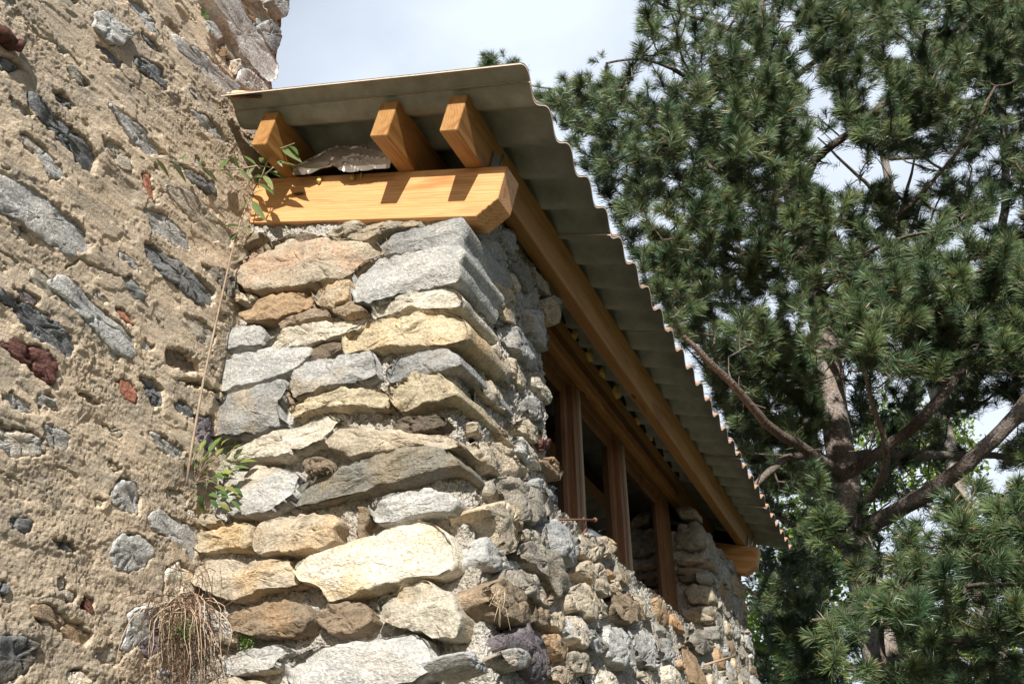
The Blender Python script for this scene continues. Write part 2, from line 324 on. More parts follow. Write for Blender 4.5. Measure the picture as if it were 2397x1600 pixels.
FRONT = '''3 b .022 515,200 560,165 640,140 670,160 640,195 560,225 515,240
3 db .022 740,215 830,165 930,150 1010,165 1040,195 960,215 880,205 790,225
3 t .03 1090,170 1160,130 1280,95 1370,100 1340,130 1230,180 1120,190
3 bg .036 1180,195 1300,130 1450,100 1600,100 1760,80 1740,120 1600,145 1430,195 1400,225 1290,215
3 g .025 1430,215 1560,180 1800,110 1900,85 1985,70 2000,100 1985,200 1970,285 1850,300 1700,295 1540,330 1490,290 c
3 t .04 470,430 560,340 680,260 820,205 960,225 1130,190 1280,225 1420,235 1480,290 1460,340 1330,380 1290,460 1100,500 960,540 800,555 650,590 560,560 480,480 x
3 lg .035 1270,540 1290,440 1350,370 1480,320 1650,310 1850,290 1990,280 2025,320 1990,400 1965,520 1830,545 1560,590 1420,640 1390,665 1290,620 c
3 r .036 510,720 580,690 620,640 740,580 880,575 980,560 1010,590 1010,660 920,700 800,740 640,785 560,760
3 t .036 1020,610 1060,560 1180,500 1270,490 1265,600 1220,640 1120,685 1040,650
3 b .022 1135,690 1190,640 1270,620 1370,680 1320,705 1220,725 1150,715
3 lt .028 470,590 560,575 630,600 560,630 480,625
3 b .03 765,770 830,730 980,690 1110,680 1110,720 1000,760 860,790 790,835
3 lt .028 1405,680 1440,630 1600,600 1800,545 1930,560 1990,620 1975,670 1840,690 1650,690 1530,720 1450,755 1415,740 c
3 lg .025 385,870 400,820 520,780 640,790 680,850 650,915 520,930 390,950
3 lt .036 660,980 700,900 820,825 1000,790 1280,780 1370,800 1250,850 1040,920 860,955 700,985
3 o .035 1220,900 1280,820 1450,760 1650,740 1850,720 1980,760 2000,840 1975,915 1850,945 1650,950 1440,960 1290,990 1230,1000 c
3 lg .035 355,1210 370,1100 400,1020 560,980 800,960 1000,950 1010,1000 960,1040 880,1110 700,1170 540,1215 440,1240 370,1245
3 db .028 960,960 1040,930 1130,900 1200,910 1205,960 1110,1010 1000,1035
3 g .035 865,1160 890,1090 1000,1040 1200,1010 1420,970 1445,1050 1445,1140 1340,1180 1100,1220 960,1270 880,1290 850,1230
3 g .025 1500,1110 1560,1020 1700,980 1880,960 1985,1010 1990,1080 1880,1115 1780,1120 1640,1150 1560,1180 1510,1160 c
3 o .036 1540,1260 1580,1180 1700,1130 1850,1150 1960,1210 1985,1290 1880,1320 1760,1340 1600,1385 1550,1340 c
3 o .032 840,1370 900,1330 1060,1260 1280,1230 1480,1245 1540,1290 1500,1360 1340,1350 1100,1350 950,1380 880,1430
3 g .04 300,1530 330,1400 370,1310 470,1280 640,1230 780,1185 850,1170 830,1270 780,1340 770,1420 860,1480 760,1490 560,1540 320,1560
3 b .022 815,1250 850,1240 870,1320 840,1330
3 db .03 1540,1470 1640,1430 1840,1400 1930,1440 1900,1490 1680,1540 1570,1520
4 lt .04 400,240 430,190 560,130 700,60 900,10 1000,-40 1110,-20 1040,30 980,110 840,150 740,200 560,225 440,245
4 t .035 975,100 1030,40 1210,25 1380,60 1560,80 1700,100 1770,140 1660,165 1500,145 1330,175 1180,215 1060,190 1000,140 c
4 b .03 820,250 840,210 920,195 1010,220 1000,260 930,290 850,300
4 lg .04 350,480 380,370 450,310 580,270 700,265 800,290 830,330 800,400 760,470 720,500 620,540 500,570 400,555
4 ol .038 755,470 830,380 900,320 1040,270 1250,210 1450,170 1560,160 1690,210 1740,290 1540,330 1400,370 1200,410 1000,460 900,500 800,500 c
4 lg .035 1240,500 1290,450 1420,420 1560,405 1690,430 1770,500 1740,560 1640,550 1540,560 1400,590 1290,610 1260,550 c
4 t .03 190,580 250,540 340,570 330,600 240,630
4 o .03 180,740 200,660 300,640 420,600 530,600 530,760 380,760 220,780
4 t .04 540,780 550,660 620,600 750,570 900,550 1050,560 1090,600 1050,660 1030,720 960,760 820,780 680,790 570,800
4 b .022 1155,600 1160,500 1210,490 1230,560 1200,640 1190,700 1150,710
4 w .05 805,890 870,830 1000,790 1150,740 1300,680 1450,620 1560,590 1640,610 1720,690 1770,800 1770,900 1680,930 1530,940 1400,990 1230,1030 1120,1060 1050,1085 980,1040 940,990 850,960 c
4 t .035 150,920 180,860 260,825 380,820 520,840 680,825 780,850 840,900 840,970 760,990 620,1000 560,1030 440,1075 330,1050 220,1000 160,960
4 b .045 400,1200 430,1160 560,1110 720,1080 840,1090 910,1140 925,1200 870,1260 740,1295 560,1300 450,1270
4 b .035 930,1150 1000,1090 1120,1080 1220,1110 1280,1190 1220,1260 1100,1290 990,1270 945,1220
4 lt .05 1310,1180 1340,1090 1430,1020 1570,975 1690,1000 1790,1060 1830,1160 1840,1260 1800,1320 1640,1310 1580,1260 1420,1240 c k
4 lg .03 370,1500 400,1400 520,1360 700,1340 770,1370 700,1430 660,1480 520,1510 440,1530
4 lg .05 770,1540 780,1450 900,1380 1050,1360 1250,1320 1500,1290 1610,1310 1650,1400 1650,1500 1560,1570 1300,1620 900,1650 780,1600
4 t .03 300,1250 420,1290 460,1330 380,1350 300,1310
4 t .03 120,1620 300,1540 520,1560 740,1580 740,1660 400,1720 150,1700
4 g .035 1000,1680 1300,1640 1700,1600 1800,1650 1780,1760 1400,1790 1050,1780 c
4 b .03 250,1740 600,1700 950,1720 950,1830 500,1860 260,1830'''
SIDE = '''7 bg .03 380,560 450,570 520,620 550,720 560,830 500,800 430,740 380,650
7 g .025 340,270 430,300 470,370 440,420 380,400 340,340
7 g .04 600,700 700,730 740,860 720,960 660,930 620,830
7 bg .045 720,640 800,650 815,720 790,790 740,820 700,740
7 ol .03 500,400 600,440 680,560 620,620 540,520
7 bg .03 620,470 700,500 770,600 750,640 680,580
7 g .025 470,200 540,260 560,340 500,370 460,290
7 g .03 430,800 520,820 620,900 690,1000 700,1090 640,1080 560,1010 470,900
7 t .03 350,950 420,940 480,1020 520,1100 500,1190 430,1140 350,1040
7 t .025 470,1000 540,1040 600,1150 590,1220 530,1170
7 t .035 300,1150 400,1160 480,1240 500,1350 440,1340 370,1280
7 g .035 580,1280 640,1240 700,1300 715,1400 660,1390 600,1350
7 t .025 530,1400 600,1390 690,1450 720,1530 650,1530 560,1470
7 t .02 270,1400 340,1420 350,1500 300,1480
8 t .03 280,100 330,100 400,170 415,250 370,270 320,200
8 t .035 350,100 430,90 520,150 590,220 620,290 560,330 470,290 400,200
8 lg .03 510,60 560,60 610,110 650,170 670,210 720,250 690,260 600,210 540,150
8 b .035 680,190 760,190 830,250 820,320 770,300 700,240
8 m .03 690,80 740,70 740,130 700,150
8 bg .04 360,350 430,310 560,360 680,440 690,540 620,600 520,590 430,500 370,400
8 g .035 600,340 680,315 760,380 770,440 730,520 690,440
8 t .05 270,510 360,480 460,520 520,600 510,700 430,800 380,700 340,600
8 g .02 335,690 360,680 390,760 440,830 560,850 550,890 440,890 380,865 345,800
8 bg .035 430,890 550,890 640,920 730,1000 740,1080 690,1110 560,1060 450,970
8 bg .035 500,770 570,710 700,760 820,880 800,1000 770,1060 700,960 600,860
8 g .04 670,620 740,570 830,640 890,720 890,790 830,850 740,790 690,720
8 bg .035 540,650 600,630 680,680 660,740 580,710
8 t .035 900,670 980,660 1060,740 1040,810 960,820 910,770
8 t .035 1040,680 1090,670 1130,740 1110,810 1070,780
8 t .04 860,890 930,830 1030,870 1090,960 1080,1040 1000,1020 920,940
8 t .05 810,1040 870,980 960,1000 1010,1090 1000,1190 920,1200 840,1120
8 b .04 1090,1030 1140,1000 1260,1110 1280,1180 1200,1220 1120,1160 1090,1090
8 b .04 330,980 400,940 540,1020 610,1120 600,1200 520,1220 420,1170 350,1080
8 b .03 600,1130 680,1120 740,1190 700,1240 620,1210
8 t .03 720,1150 800,1140 830,1210 780,1260 730,1220
8 lg .035 830,1160 910,1170 920,1240 950,1300 920,1370 850,1310 790,1230
8 g .03 930,1250 1030,1260 1070,1350 1040,1400 950,1350
8 lg .035 1060,1220 1190,1250 1240,1360 1240,1480 1140,1470 1070,1380
8 g .035 1200,1240 1280,1250 1370,1320 1400,1440 1360,1500 1280,1430 1240,1350
8 r .03 690,1280 780,1280 830,1350 800,1440 730,1370
8 t .035 830,1380 920,1390 980,1450 980,1510 900,1520 830,1450
8 dp .03 440,1270 580,1220 670,1280 720,1390 740,1500 640,1550 560,1420 450,1350
8 g .025 420,1400 490,1340 580,1420 570,1490 480,1470
8 g .03 1400,1290 1450,1300 1500,1390 1450,1430 1410,1360
8 bg .04 1560,1240 1650,1250 1730,1310 1720,1380 1640,1390 1570,1310
8 g .03 150,1390 200,1390 260,1440 330,1500 300,1530 200,1470
8 t .03 740,1470 820,1480 860,1530 800,1600 750,1540'''
walls = {}
front = MB(); side = MB(); placed_side = []
NB = np.array([1, 0, .17]) / math.hypot(1, .17)
def sidept(p):
    q = at(p, 0, XS)
    if q[2] < zr(1.0): q = onplane(p, (XS, 0, zr(1.0)), NB)
    return q
for i, ln in enumerate(FRONT.split('\n')):
    w = ln.split(); corner = 'c' in w[3:]; w2 = [a for a in w[3:] if ',' in a]
    P = np.array([at(p, 1, YW) for p in px(w[0], ' '.join(w2))])
    rough = .005 if w[1] in ('w', 'lg', 'g') else .009
    cp = P[:, [0, 2]].mean(0); P[:, 0] = cp[0] + (P[:, 0] - cp[0]) * 1.01; P[:, 2] = cp[1] + (P[:, 2] - cp[1]) * 1.0
    if corner and w[1] != 'w' and 'k' not in w: x0 = P[:, 0].min(); P[:, 0] = x0 + (P[:, 0] - x0) * 1.07
    if 'x' in w[3:]: rough = .011
    rock(front, P[:, [0, 2]], np.array([0, YW, 0]), EX, EZ, -EY, .22 + .2 * ((i * 7) % 3) / 2 if corner else .07, float(w[2]) + .002, 100 + i, PAL[w[1]],
         rr=.007 if w[1] in ('b', 't', 'r') else .004, quoin=corner, rough=rough, nn=72, mat=1, dome=.07 if w[1] in ('b', 't') else .01, facet=3 if w[1] in ('b', 'o', 't', 'r') else 4, acc=(.38, .27, .19) if 'x' in w[3:] else None)
for i, ln in enumerate(SIDE.split('\n')):
    w = ln.split(); P = np.array([sidept(p) for p in px(w[0], ' '.join(w[3:]))])
    lo = P[:, 2].mean() < zr(1.0)
    n = NB if lo else EX; v = np.cross(n, EY); o = np.array([XS, 0, zr(1.0)])
    uv = np.stack([P[:, 1], (P - o) @ v], 1); c = uv.mean(0); uv = c + (uv - c) * 1.03
    placed_side.append((P[:, 1].min(), P[:, 1].max(), P[:, 2].min(), P[:, 2].max()))
    rock(side, uv, o, EY, v, n, .07, float(w[2]) * (1.0 if lo else .5) - .004, 300 + i, np.array(PAL[w[1]]) * 1.15, rr=.008, rough=.011, nn=60, mat=1, dome=.1 if lo else .05, facet=4 if lo else 5)
# the rest of the side wall is filled with smaller rubble of the same kind
occ = list(placed_side); keys = ['t', 'b', 'g', 'bg', 'lg', 'lt', 't', 'g', 'bg', 'r', 'ol']
def blob(a, b, r, n=11):
    t = np.arange(n) * 2 * math.pi / n + r.uniform(0, 6); k = r.uniform(.75, 1.12, n); e = r.uniform(.5, .85)
    return np.stack([a * np.sign(np.cos(t)) * np.abs(np.cos(t)) ** e * k, b * np.sign(np.sin(t)) * np.abs(np.sin(t)) ** e * k], 1)
def fill(mb, n, y0, y1, z0, z1, sizes, o, u, v, nrm, uvf, seed, occ, front=.028, shr=.86):
    r = np.random.default_rng(seed); k = 0
    for _ in range(n):
        a = r.uniform(*sizes); b = a * r.uniform(.32, .6); y = r.uniform(y0, y1); z = r.uniform(z0, z1)
        if any(y + a * shr > q[0] and y - a * shr < q[1] and z + b * shr > q[2] and z - b * shr < q[3] for q in occ): continue
        occ.append((y - a, y + a, z - b, z + b)); B = blob(a, b, r); ro = r.uniform(-.15, .15)
        B = B @ np.array([[math.cos(ro), math.sin(ro)], [-math.sin(ro), math.cos(ro)]])
        rock(mb, B + uvf(y, z), o, u, v, nrm, .06, front * r.uniform(.2, 1.0), seed * 1000 + k, np.array(PAL[keys[r.integers(len(keys))]]) * 1.15, rr=.008, rough=.010, nn=40, mat=1, dome=.1, facet=4); k += 1
oS = np.array([XS, 0, zr(1.0)]); vB = np.cross(NB, EY)
for sz in ((.10, .17), (.07, .11), (.04, .06)):
    fill(side, 900, 2.32, 6.2, zr(.0), zr(1.0), sz, oS, EY, vB, NB, lambda y, z: np.array([y, (z - zr(1.0)) / vB[2]]), int(sz[0] * 1000), occ)
    fill(side, 300, 2.3, 2.66, zr(1.0), zr(1.98), sz, oS, EY, EZ, EX, lambda y, z: np.array([y, z - zr(1.0)]), int(sz[0] * 1000) + 1, occ)
for sz in ((.12, .2), (.06, .1)): fill(side, 160, 2.4, 6.2, .05, zr(0), sz, oS, EY, vB, NB, lambda y, z: np.array([y, (z - zr(1.0)) / vB[2]]), int(sz[0] * 1000) + 5, occ)
occf = []
for sz in ((.14, .2), (.06, .1)): fill(front, 160, -1.75, -.82, .05, zr(.25), sz, np.array([0, YW, 0]), EX, EZ, -EY, lambda y, z: np.array([y, z]), int(sz[0] * 1000) + 9, occf)

def sheet(mb, path, zs, amp, seed, ds=.006, wob=0, top=None, bat=True, mat=0):
    """mortar skin that follows a plan path and is displaced along its normal"""
    path = np.asarray(path, float); d = np.r_[0, np.cumsum(np.linalg.norm(np.diff(path, axis=0), axis=1))]
    s = np.linspace(0, d[-1], max(3, int(d[-1] / ds))); Pp = np.stack([np.interp(s, d, path[:, 0]), np.interp(s, d, path[:, 1])], 1)
    k = max(1, int(.02 / ds)); ker = np.ones(2 * k + 1) / (2 * k + 1)
    Ps = np.stack([np.convolve(np.pad(Pp[:, a], k, mode='edge'), ker, 'valid') for a in (0, 1)], 1)
    T = np.gradient(Ps, axis=0); T /= np.linalg.norm(T, axis=1)[:, None]; Nn = np.stack([T[:, 1], -T[:, 0]], 1)
    zz = np.asarray(zs); a, b = len(s), len(zz)
    V = np.zeros((a, b, 3)); V[:, :, 0] = Ps[:, 0][:, None]; V[:, :, 1] = Ps[:, 1][:, None]; V[:, :, 2] = zz[None]
    if top is not None:
        tp = top(Ps[:, 0], Ps[:, 1]); V[:, :, 2] = zz[0] + (zz[None] - zz[0]) * ((tp - zz[0]) / (zz[-1] - zz[0]))[:, None]
    if bat: V[:, :, 0] += batter(V[:, :, 2]) * sst(-1.78, -1.05, V[:, :, 0])
    Q = V.reshape(-1, 3); NN = np.zeros((a, b, 3)); NN[:, :, :2] = Nn[:, None]; NN = NN.reshape(-1, 3)
    g = np.clip(fbm(Q * 62 + seed, 3, .75) * 1.2, -1, 1); l = fbm(Q * 9 + seed, 2); gg = np.abs(fbm(Q * 120 + seed, 2))
    Q = Q + NN * (amp * (.9 * g + .8 * l + .6 * gg))[:, None]; Q[:, 2] += .004 * fbm(Q * 60 - seed, 2)
    mb.add(Q, gridq(a, b), col=np.ones((len(Q), 3)) * (.92 + .14 * g)[:, None], mat=mat)
xm = XS - .03; ym = YW + .02
tipZ = zr(1.979); tipX = -.698
def roofz(x, off=0): return tipZ + (tipX - x) * math.tan(TH) + off / math.cos(TH)
def ptop(x, y): return np.where(y > 2.18, roofz(x, -.06), roofz(x, -.352))
sheet(front, [(-1.95, ym), (xm, ym), (xm, 2.16)], np.linspace(0, zr(1.85), 560), .0145, 3.1, .0045, top=lambda x, y: roofz(x, -.35))
xs_ = XS - .016
sheet(side, [(xs_ - .008, 2.155), (xs_, 2.3), (xs_, 2.70), (xs_ - .05, 2.74), (-1.35, 2.75)], np.linspace(0, zr(2.0), 420), .015, 9.4, .006, top=lambda x, y: roofz(x, -.05))
sheet(side, [(xs_, 2.70), (xs_, 5.28)], np.linspace(0, zr(1.05), 300), .015, 14.2, .009, top=lambda x, y: zr(1.05) + .03 * fbm(np.stack([y * 9, y * 0, y * 0], 1), 2))
# top of the parapet below the window: a rough mortar ledge
sy = np.linspace(2.70, 5.28, 260); sx = np.linspace(-1.3, xs_ + .005, 34); ax, ay = np.meshgrid(sx, sy, indexing='ij')
az = zr(1.05) + .03 * fbm(np.stack([ay.ravel() * 9, ay.ravel() * 0, ay.ravel() * 0], 1), 2) + .012 * fbm(np.stack([ax.ravel() * 40, ay.ravel() * 40, ax.ravel() * 0], 1), 3)
az = az + .05 * (xs_ - ax.ravel())
side.add(np.stack([ax.ravel(), ay.ravel(), az], 1), gridq(34, 260), mat=0)
occ2 = []
rl = np.random.default_rng(88)
for k in range(70):                          # rubble capping along the ledge edge
    y = rl.uniform(2.75, 5.25); a = rl.uniform(.025, .06)
    if any(abs(y - q[0]) < (a + q[1]) * .7 for q in occ2): continue
    occ2.append((y, a)); B = blob(a, a * .55, rl)
    rock(side, B + np.array([y, zr(1.03) - zr(1.0)]), np.array([XS - .03, 0, zr(1.0)]), EY, EZ, EX, .09, .012 * rl.uniform(.3, 1.2), 5000 + k, PAL[keys[rl.integers(len(keys))]], rr=.008, rough=.01, nn=40, mat=1, dome=.1, facet=4)
far = MB()
sheet(far, [(-1.35, 5.27), (XS - .03, 5.27), (XS - .03, 6.34), (-1.6, 6.34)], np.linspace(0, zr(1.85), 220), .014, 22.8, .011, top=lambda x, y: roofz(x, -.36))
FARST = '''8 bg .03 1520,590 1640,570 1700,620 1700,740 1620,760 1520,740
8 t .03 1510,800 1600,785 1700,800 1700,830 1600,850 1520,840
8 b .03 1530,865 1620,850 1690,870 1690,895 1600,910 1530,895
8 db .03 1530,915 1640,890 1740,920 1760,960 1680,950 1560,950
8 t .05 1570,1000 1640,950 1740,980 1765,1050 1720,1085 1610,1080
8 t .04 1560,1120 1700,1090 1760,1130 1750,1190 1640,1190 1570,1170
8 bg .03 1520,500 1600,480 1660,520 1660,560 1560,560'''
for i, ln in enumerate(FARST.split('\n')):
    w = ln.split(); P = np.array([at(p, 1, 5.24) for p in px(w[0], ' '.join(w[3:]))])
    rock(far, P[:, [0, 2]], np.array([0, 5.25, 0]), EX, EZ, -EY, .08, float(w[2]), 700 + i, PAL[w[1]], rr=.02, rough=.009, nn=44, mat=1, dome=.4)
occ3 = []
for sz in ((.08, .13), (.05, .08), (.03, .05)): fill(far, 260, 5.3, 6.3, zr(.9), zr(1.75), sz, np.array([XS - .03, 0, 0]), EY, EZ, EX, lambda y, z: np.array([y, z]), int(sz[0] * 1000) + 3, occ3)
front.build('front_wall', [MORTAR, STONE], ROOT); side.build('side_wall', [MORTAR, STONE], ROOT); far.build('far_pillar', [MORTAR, STONE], ROOT)
bk = MB()
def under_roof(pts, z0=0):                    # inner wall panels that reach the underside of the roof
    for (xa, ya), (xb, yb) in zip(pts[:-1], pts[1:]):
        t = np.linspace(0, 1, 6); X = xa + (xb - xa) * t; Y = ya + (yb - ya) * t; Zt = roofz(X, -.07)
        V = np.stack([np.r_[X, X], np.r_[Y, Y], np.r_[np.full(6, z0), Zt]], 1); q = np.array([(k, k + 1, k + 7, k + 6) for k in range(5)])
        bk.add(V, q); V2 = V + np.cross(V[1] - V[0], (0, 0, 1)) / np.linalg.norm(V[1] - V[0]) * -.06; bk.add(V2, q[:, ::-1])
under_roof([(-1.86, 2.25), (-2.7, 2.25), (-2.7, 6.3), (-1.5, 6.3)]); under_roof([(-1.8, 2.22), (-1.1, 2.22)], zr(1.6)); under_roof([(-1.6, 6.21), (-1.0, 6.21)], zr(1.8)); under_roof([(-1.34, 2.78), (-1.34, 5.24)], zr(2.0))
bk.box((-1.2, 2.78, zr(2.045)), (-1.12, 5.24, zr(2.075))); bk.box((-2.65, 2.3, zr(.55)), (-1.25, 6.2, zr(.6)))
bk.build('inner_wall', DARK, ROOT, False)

# ------------------------------------------------------------------ timber frame: local x along the beam
NR = np.array([math.sin(TH), 0, math.cos(TH)]); SD = np.array([math.cos(TH), 0, -math.sin(TH)]); TIP = np.array([tipX, 0, tipZ])
def rp3(s, y, off): return TIP + s * SD + EY * y + off * NR
def prism(name, prof, O, ax, ay, az, length, mat, bev=.003, parent=ROOT, ragged=False, seg=1):
    """extrude a closed profile (in ay,az) along ax, with small bevels, as an object in its own frame"""
    P = np.array(prof, float); n = len(P); a = np.roll(P, 1, 0); b = np.roll(P, -1, 0)
    e1 = (a - P) / np.linalg.norm(a - P, axis=1)[:, None]; e2 = (b - P) / np.linalg.norm(b - P, axis=1)[:, None]
    Q = np.stack([P + e1 * bev, P + e2 * bev], 1).reshape(-1, 2); m = len(Q); c = Q.mean(0); mb = MB()
    ins = c + (Q - c) * (1 - bev / np.linalg.norm(Q - c, axis=1)[:, None]); V = []
    rows = [(0, ins), (bev, Q)] + [(length * k / seg, Q) for k in range(1, seg)] + [(length - bev, Q), (length, ins)]
    for x, q in rows: V += [(x, *p) for p in q]
    k = len(rows); i = np.arange(k - 1)[:, None] * m; j = np.arange(m)[None]; j2 = (j + 1) % m
    area = np.sum(P[:, 0] * np.roll(P[:, 1], -1) - P[:, 1] * np.roll(P[:, 0], -1))
    q = np.stack([i + j, i + j2, i + m + j2, i + m + j], -1).reshape(-1, 4)
    V += [(0, *c), (length, *c)]; t = [(k * m, (x + 1) % m, x) for x in range(m)] + [(k * m + 1, (k - 1) * m + x, (k - 1) * m + (x + 1) % m) for x in range(m)]
    q = np.array(q); t = np.array(t)
    if area < 0: q = q[:, ::-1]; t = t[:, ::-1]
    mb.add(V, q, t); o = mb.build(name, mat, parent, False)
    o.matrix_basis = Matrix(((ax[0], ay[0], az[0], O[0]), (ax[1], ay[1], az[1], O[1]), (ax[2], ay[2], az[2], O[2]), (0, 0, 0, 1)))
    return o
def purlin(s0, s1, y0, y1):
    w = s1 - s0; return prism('purlin', [(0, -.128), (w, -.128), (w, 0), (0, 0)], rp3(s0, y0, -.05), EY, SD, NR, y1 - y0, BEAM)
purlin(-.945, -.885, 1.875, 2.9); purlin(-.491, -.43, 1.875, 6.3); purlin(-.252, -.193, 1.875, 6.42)
# wall plates: profile in the (slope, normal) plane, extruded across the wall, chamfered at the eaves end
def plate(y, s0=-1.05):
    a, b = s0, -.112; t, u = -.179, -.352
    o = MB(); out = [(a, u), (-.168, u)]
    r = np.random.default_rng(int(y * 10))
    for k in range(1, 12): f = k / 12; out.append((-.168 + f * .056 + r.uniform(-.0022, .0022), u + f * .06 + r.uniform(-.0022, .0022)))
    out += [(b, u + .06), (b, t), (a, t)]
    return prism('wall_plate', [(p[1] - t, p[0] - a) for p in out][::1], rp3(a, y, t), EY, NR, SD, .095, GLULAM, .0012)
def plate2(y, s0=-1.05):
    # local x runs along the plate so that the grain follows it
    a, b, t, u = s0, -.112, -.179, -.352; r = np.random.default_rng(int(y * 10)); mb = MB()
    out = [(0, 0), (0, u - t), (-.168 - a, u - t)]
    for k in range(1, 14): f = k / 14; out.append((-.168 + f * .056 - a + r.uniform(-.0013, .0013), u + f * .06 - t + r.uniform(-.0013, .0013)))
    out += [(b - a, u + .06 - t), (b - a, 0)]
    P = np.array(out); n = len(P); th = .095; bv = .0025; c = P.mean(0); ins = c + (P - c) * (1 - bv / np.linalg.norm(P - c, axis=1)[:, None])
    V = [(p[0], 0, p[1]) for p in ins] + [(p[0], bv, p[1]) for p in P] + [(p[0], th - bv, p[1]) for p in P] + [(p[0], th, p[1]) for p in ins]
    q = [(k * n + j, k * n + (j + 1) % n, (k + 1) * n + (j + 1) % n, (k + 1) * n + j) for k in range(3) for j in range(n)]
    me = bpy.data.meshes.new('wall_plate'); me.from_pydata(V, [], [tuple(reversed(x)) for x in q] + [tuple(range(n)), tuple(reversed(range(3 * n, 4 * n)))]); me.update()
    o = bpy.data.objects.new('wall_plate', me); SC.collection.objects.link(o); me.materials.append(GLULAM); adopt(o, ROOT)
    O = rp3(a, y, t); o.matrix_basis = Matrix(((SD[0], 0, NR[0], O[0]), (SD[1], 1, NR[1], O[1]), (SD[2], 0, NR[2], O[2]), (0, 0, 0, 1)))
    return o
plate2(YW, -1.05); plate2(6.1, -.9)
# header beam and window timbers
hd = MB(); hd.box((-1.33, 2.6, zr(1.94)), (-1.14, 5.26, zr(2.043))); hd.build('header_beam', OILEDY, ROOT, False)
XW = -1.2
win = MB(); win.box((XW - .06, 2.80, zr(1.0)), (XW, 2.94, zr(1.94))); win.box((XW - .06, 5.08, zr(1.0)), (XW, 5.24, zr(1.94)))
win.box((XW - .06, 2.94, zr(1.885)), (XW - .003, 5.08, zr(1.94))); win.box((XW - .06, 2.94, zr(1.0)), (XW - .003, 5.08, zr(1.1)))
wf = win.build('window', OILED, ROOT, False)
bays = [(2.94, 3.6), (3.6, 4.26), (4.26, 5.08)]
for k, (a, b) in enumerate(bays):
    if k:
        m = MB(); m.box((XW - .06, a - .04, zr(1.1)), (XW + .012, a + .04, zr(1.883))); m.build('mullion', OILED, wf, False)
    if k: m = MB(); m.box((XW + .0125, a + .012, zr(1.1)), (XW + .022, a + .038, zr(1.88))); m.build('glazing_bead', PALEW, wf, False)
    a += .042 if k else .002; b -= .042 if k < 2 else .002
    s = MB(); s.box((XW - .05, a, zr(1.102)), (XW - .012, a + .045, zr(1.883))); s.box((XW - .05, b - .045, zr(1.102)), (XW - .012, b, zr(1.883)))
    s.box((XW - .05, a + .046, zr(1.835)), (XW - .014, b - .046, zr(1.883))); s.box((XW - .05, a + .046, zr(1.102)), (XW - .014, b - .046, zr(1.16))); s.build('sash', OILED, wf, False)
    p = MB(); p.box((XW - .036, a + .045, zr(1.16)), (XW - .03, b - .045, zr(1.835))); p.build('pane', GLASS, wf, False)

# ------------------------------------------------------------------ corrugated roof, laid as lapped sheets
PIT = .177; AMP = .022; Y0 = 1.835
def wave(y): c = np.cos(2 * math.pi * (y - Y0) / PIT); return AMP * (c - 1) * 1.0
rows = []; END = Y0 + 27.12 * PIT; STARTS = [Y0 - .035] + list(np.arange(1.872, END - .3, .752)); k = 0
for y, nxt in zip(STARTS, STARTS[1:] + [END - .07]):
    e = nxt + .07; ys = np.r_[np.arange(y, e, PIT / 20), e]; mb = MB()
    sl_ = np.array([-2.25 if y > 2.0 else -1.075, -1.06, -.7, -.35, -.12, 0.0])
    for top in (0, 1):
        A, B = np.meshgrid(sl_, ys, indexing='ij'); o_ = wave(B.ravel()) - .009 * (1 - (B.ravel() - y) / (e - y)) + (.0062 if top else 0) - .0062
        if y < 2.0: A = np.where((A < -1.06) & (B > 2.1), -2.25, A)
        V = TIP + A.ravel()[:, None] * SD + B.ravel()[:, None] * EY + (o_ + .0015 * fbm(np.stack([A.ravel() * 3, B.ravel() * 3, B.ravel() * 0 + k], 1), 2))[:, None] * NR
        q = gridq(len(sl_), len(ys)); mb.add(V, q if top else q[:, ::-1], mat=top)
    n = len(sl_) * len(ys); i = np.arange(len(ys) - 1); b0 = (len(sl_) - 1) * len(ys); T = np.concatenate(mb.v)
    m1 = [(b0 + a, n + b0 + a, n + b0 + a + 1, b0 + a + 1) for a in i]; m2 = [(a + 1, n + a + 1, n + a, a) for a in i]
    j = np.arange(len(sl_) - 1) * len(ys); l = len(ys)
    m3 = [(a, n + a, n + a + l, a + l) for a in j]; a2 = j + l - 1; m4 = [(a + l, n + a + l, n + a, a) for a in a2]
    mb.q.append(np.array(m1 + m2 + m3 + m4)); mb.qm.append(np.full(len(m1 + m2 + m3 + m4), 2))
    rows.append(mb.build('roof_sheet', [ROOFUNDER, ROOFTOP, simple('sheet_edge', (.62, .50, .40), .85, .2, nsc=60, var=.15, bump=0) if not rows else rows[0].data.materials[2]], ROOT))
    k += 1
# dark gap filler and insulation behind the plate
bm_ = MB(); bm_.box((-1.72, 2.16, roofz(-1.35, -.2)), (-1.0, 2.2, roofz(-1.35, -.075))); 
# wrapped insulation batt between two purlins
fb = MB(); na, nb_ = 90, 40; s_ = np.linspace(-.872, -.497, na); t_ = np.linspace(0, 1, nb_); A, B = np.meshgrid(s_, t_, indexing='ij'); a, b = A.ravel(), B.ravel()
top_ = -.085 - .06 * sst(-.72, -.872, a); off = -.186 + (top_ + .186) * np.minimum(1, b / .62); depth = -.012 - .03 * np.sin(np.clip(b / .62, 0, 1) * math.pi * .5 + .9) + .22 * sst(.62, 1, b)
off = off + .02 * np.maximum(b - .62, 0)
cr = fbm(np.stack([a * 16, b * 3, a * 0], 1), 3); cr2 = np.abs(fbm(np.stack([a * 11 + b * 3, b * 2.5, a * 0 + 4], 1), 2))
depth = depth + .0015 * cr - .006 * sst(.06, 0, cr2); off = off + .006 * cr - .006 * sst(.1, 0, b) * (1 + 1.5 * fbm(np.stack([a * 9, a * 0, a * 0], 1), 2)) + .012 * sst(.1, 0, b) * sst(-.8, -.76, a) * sst(-.68, -.72, a)
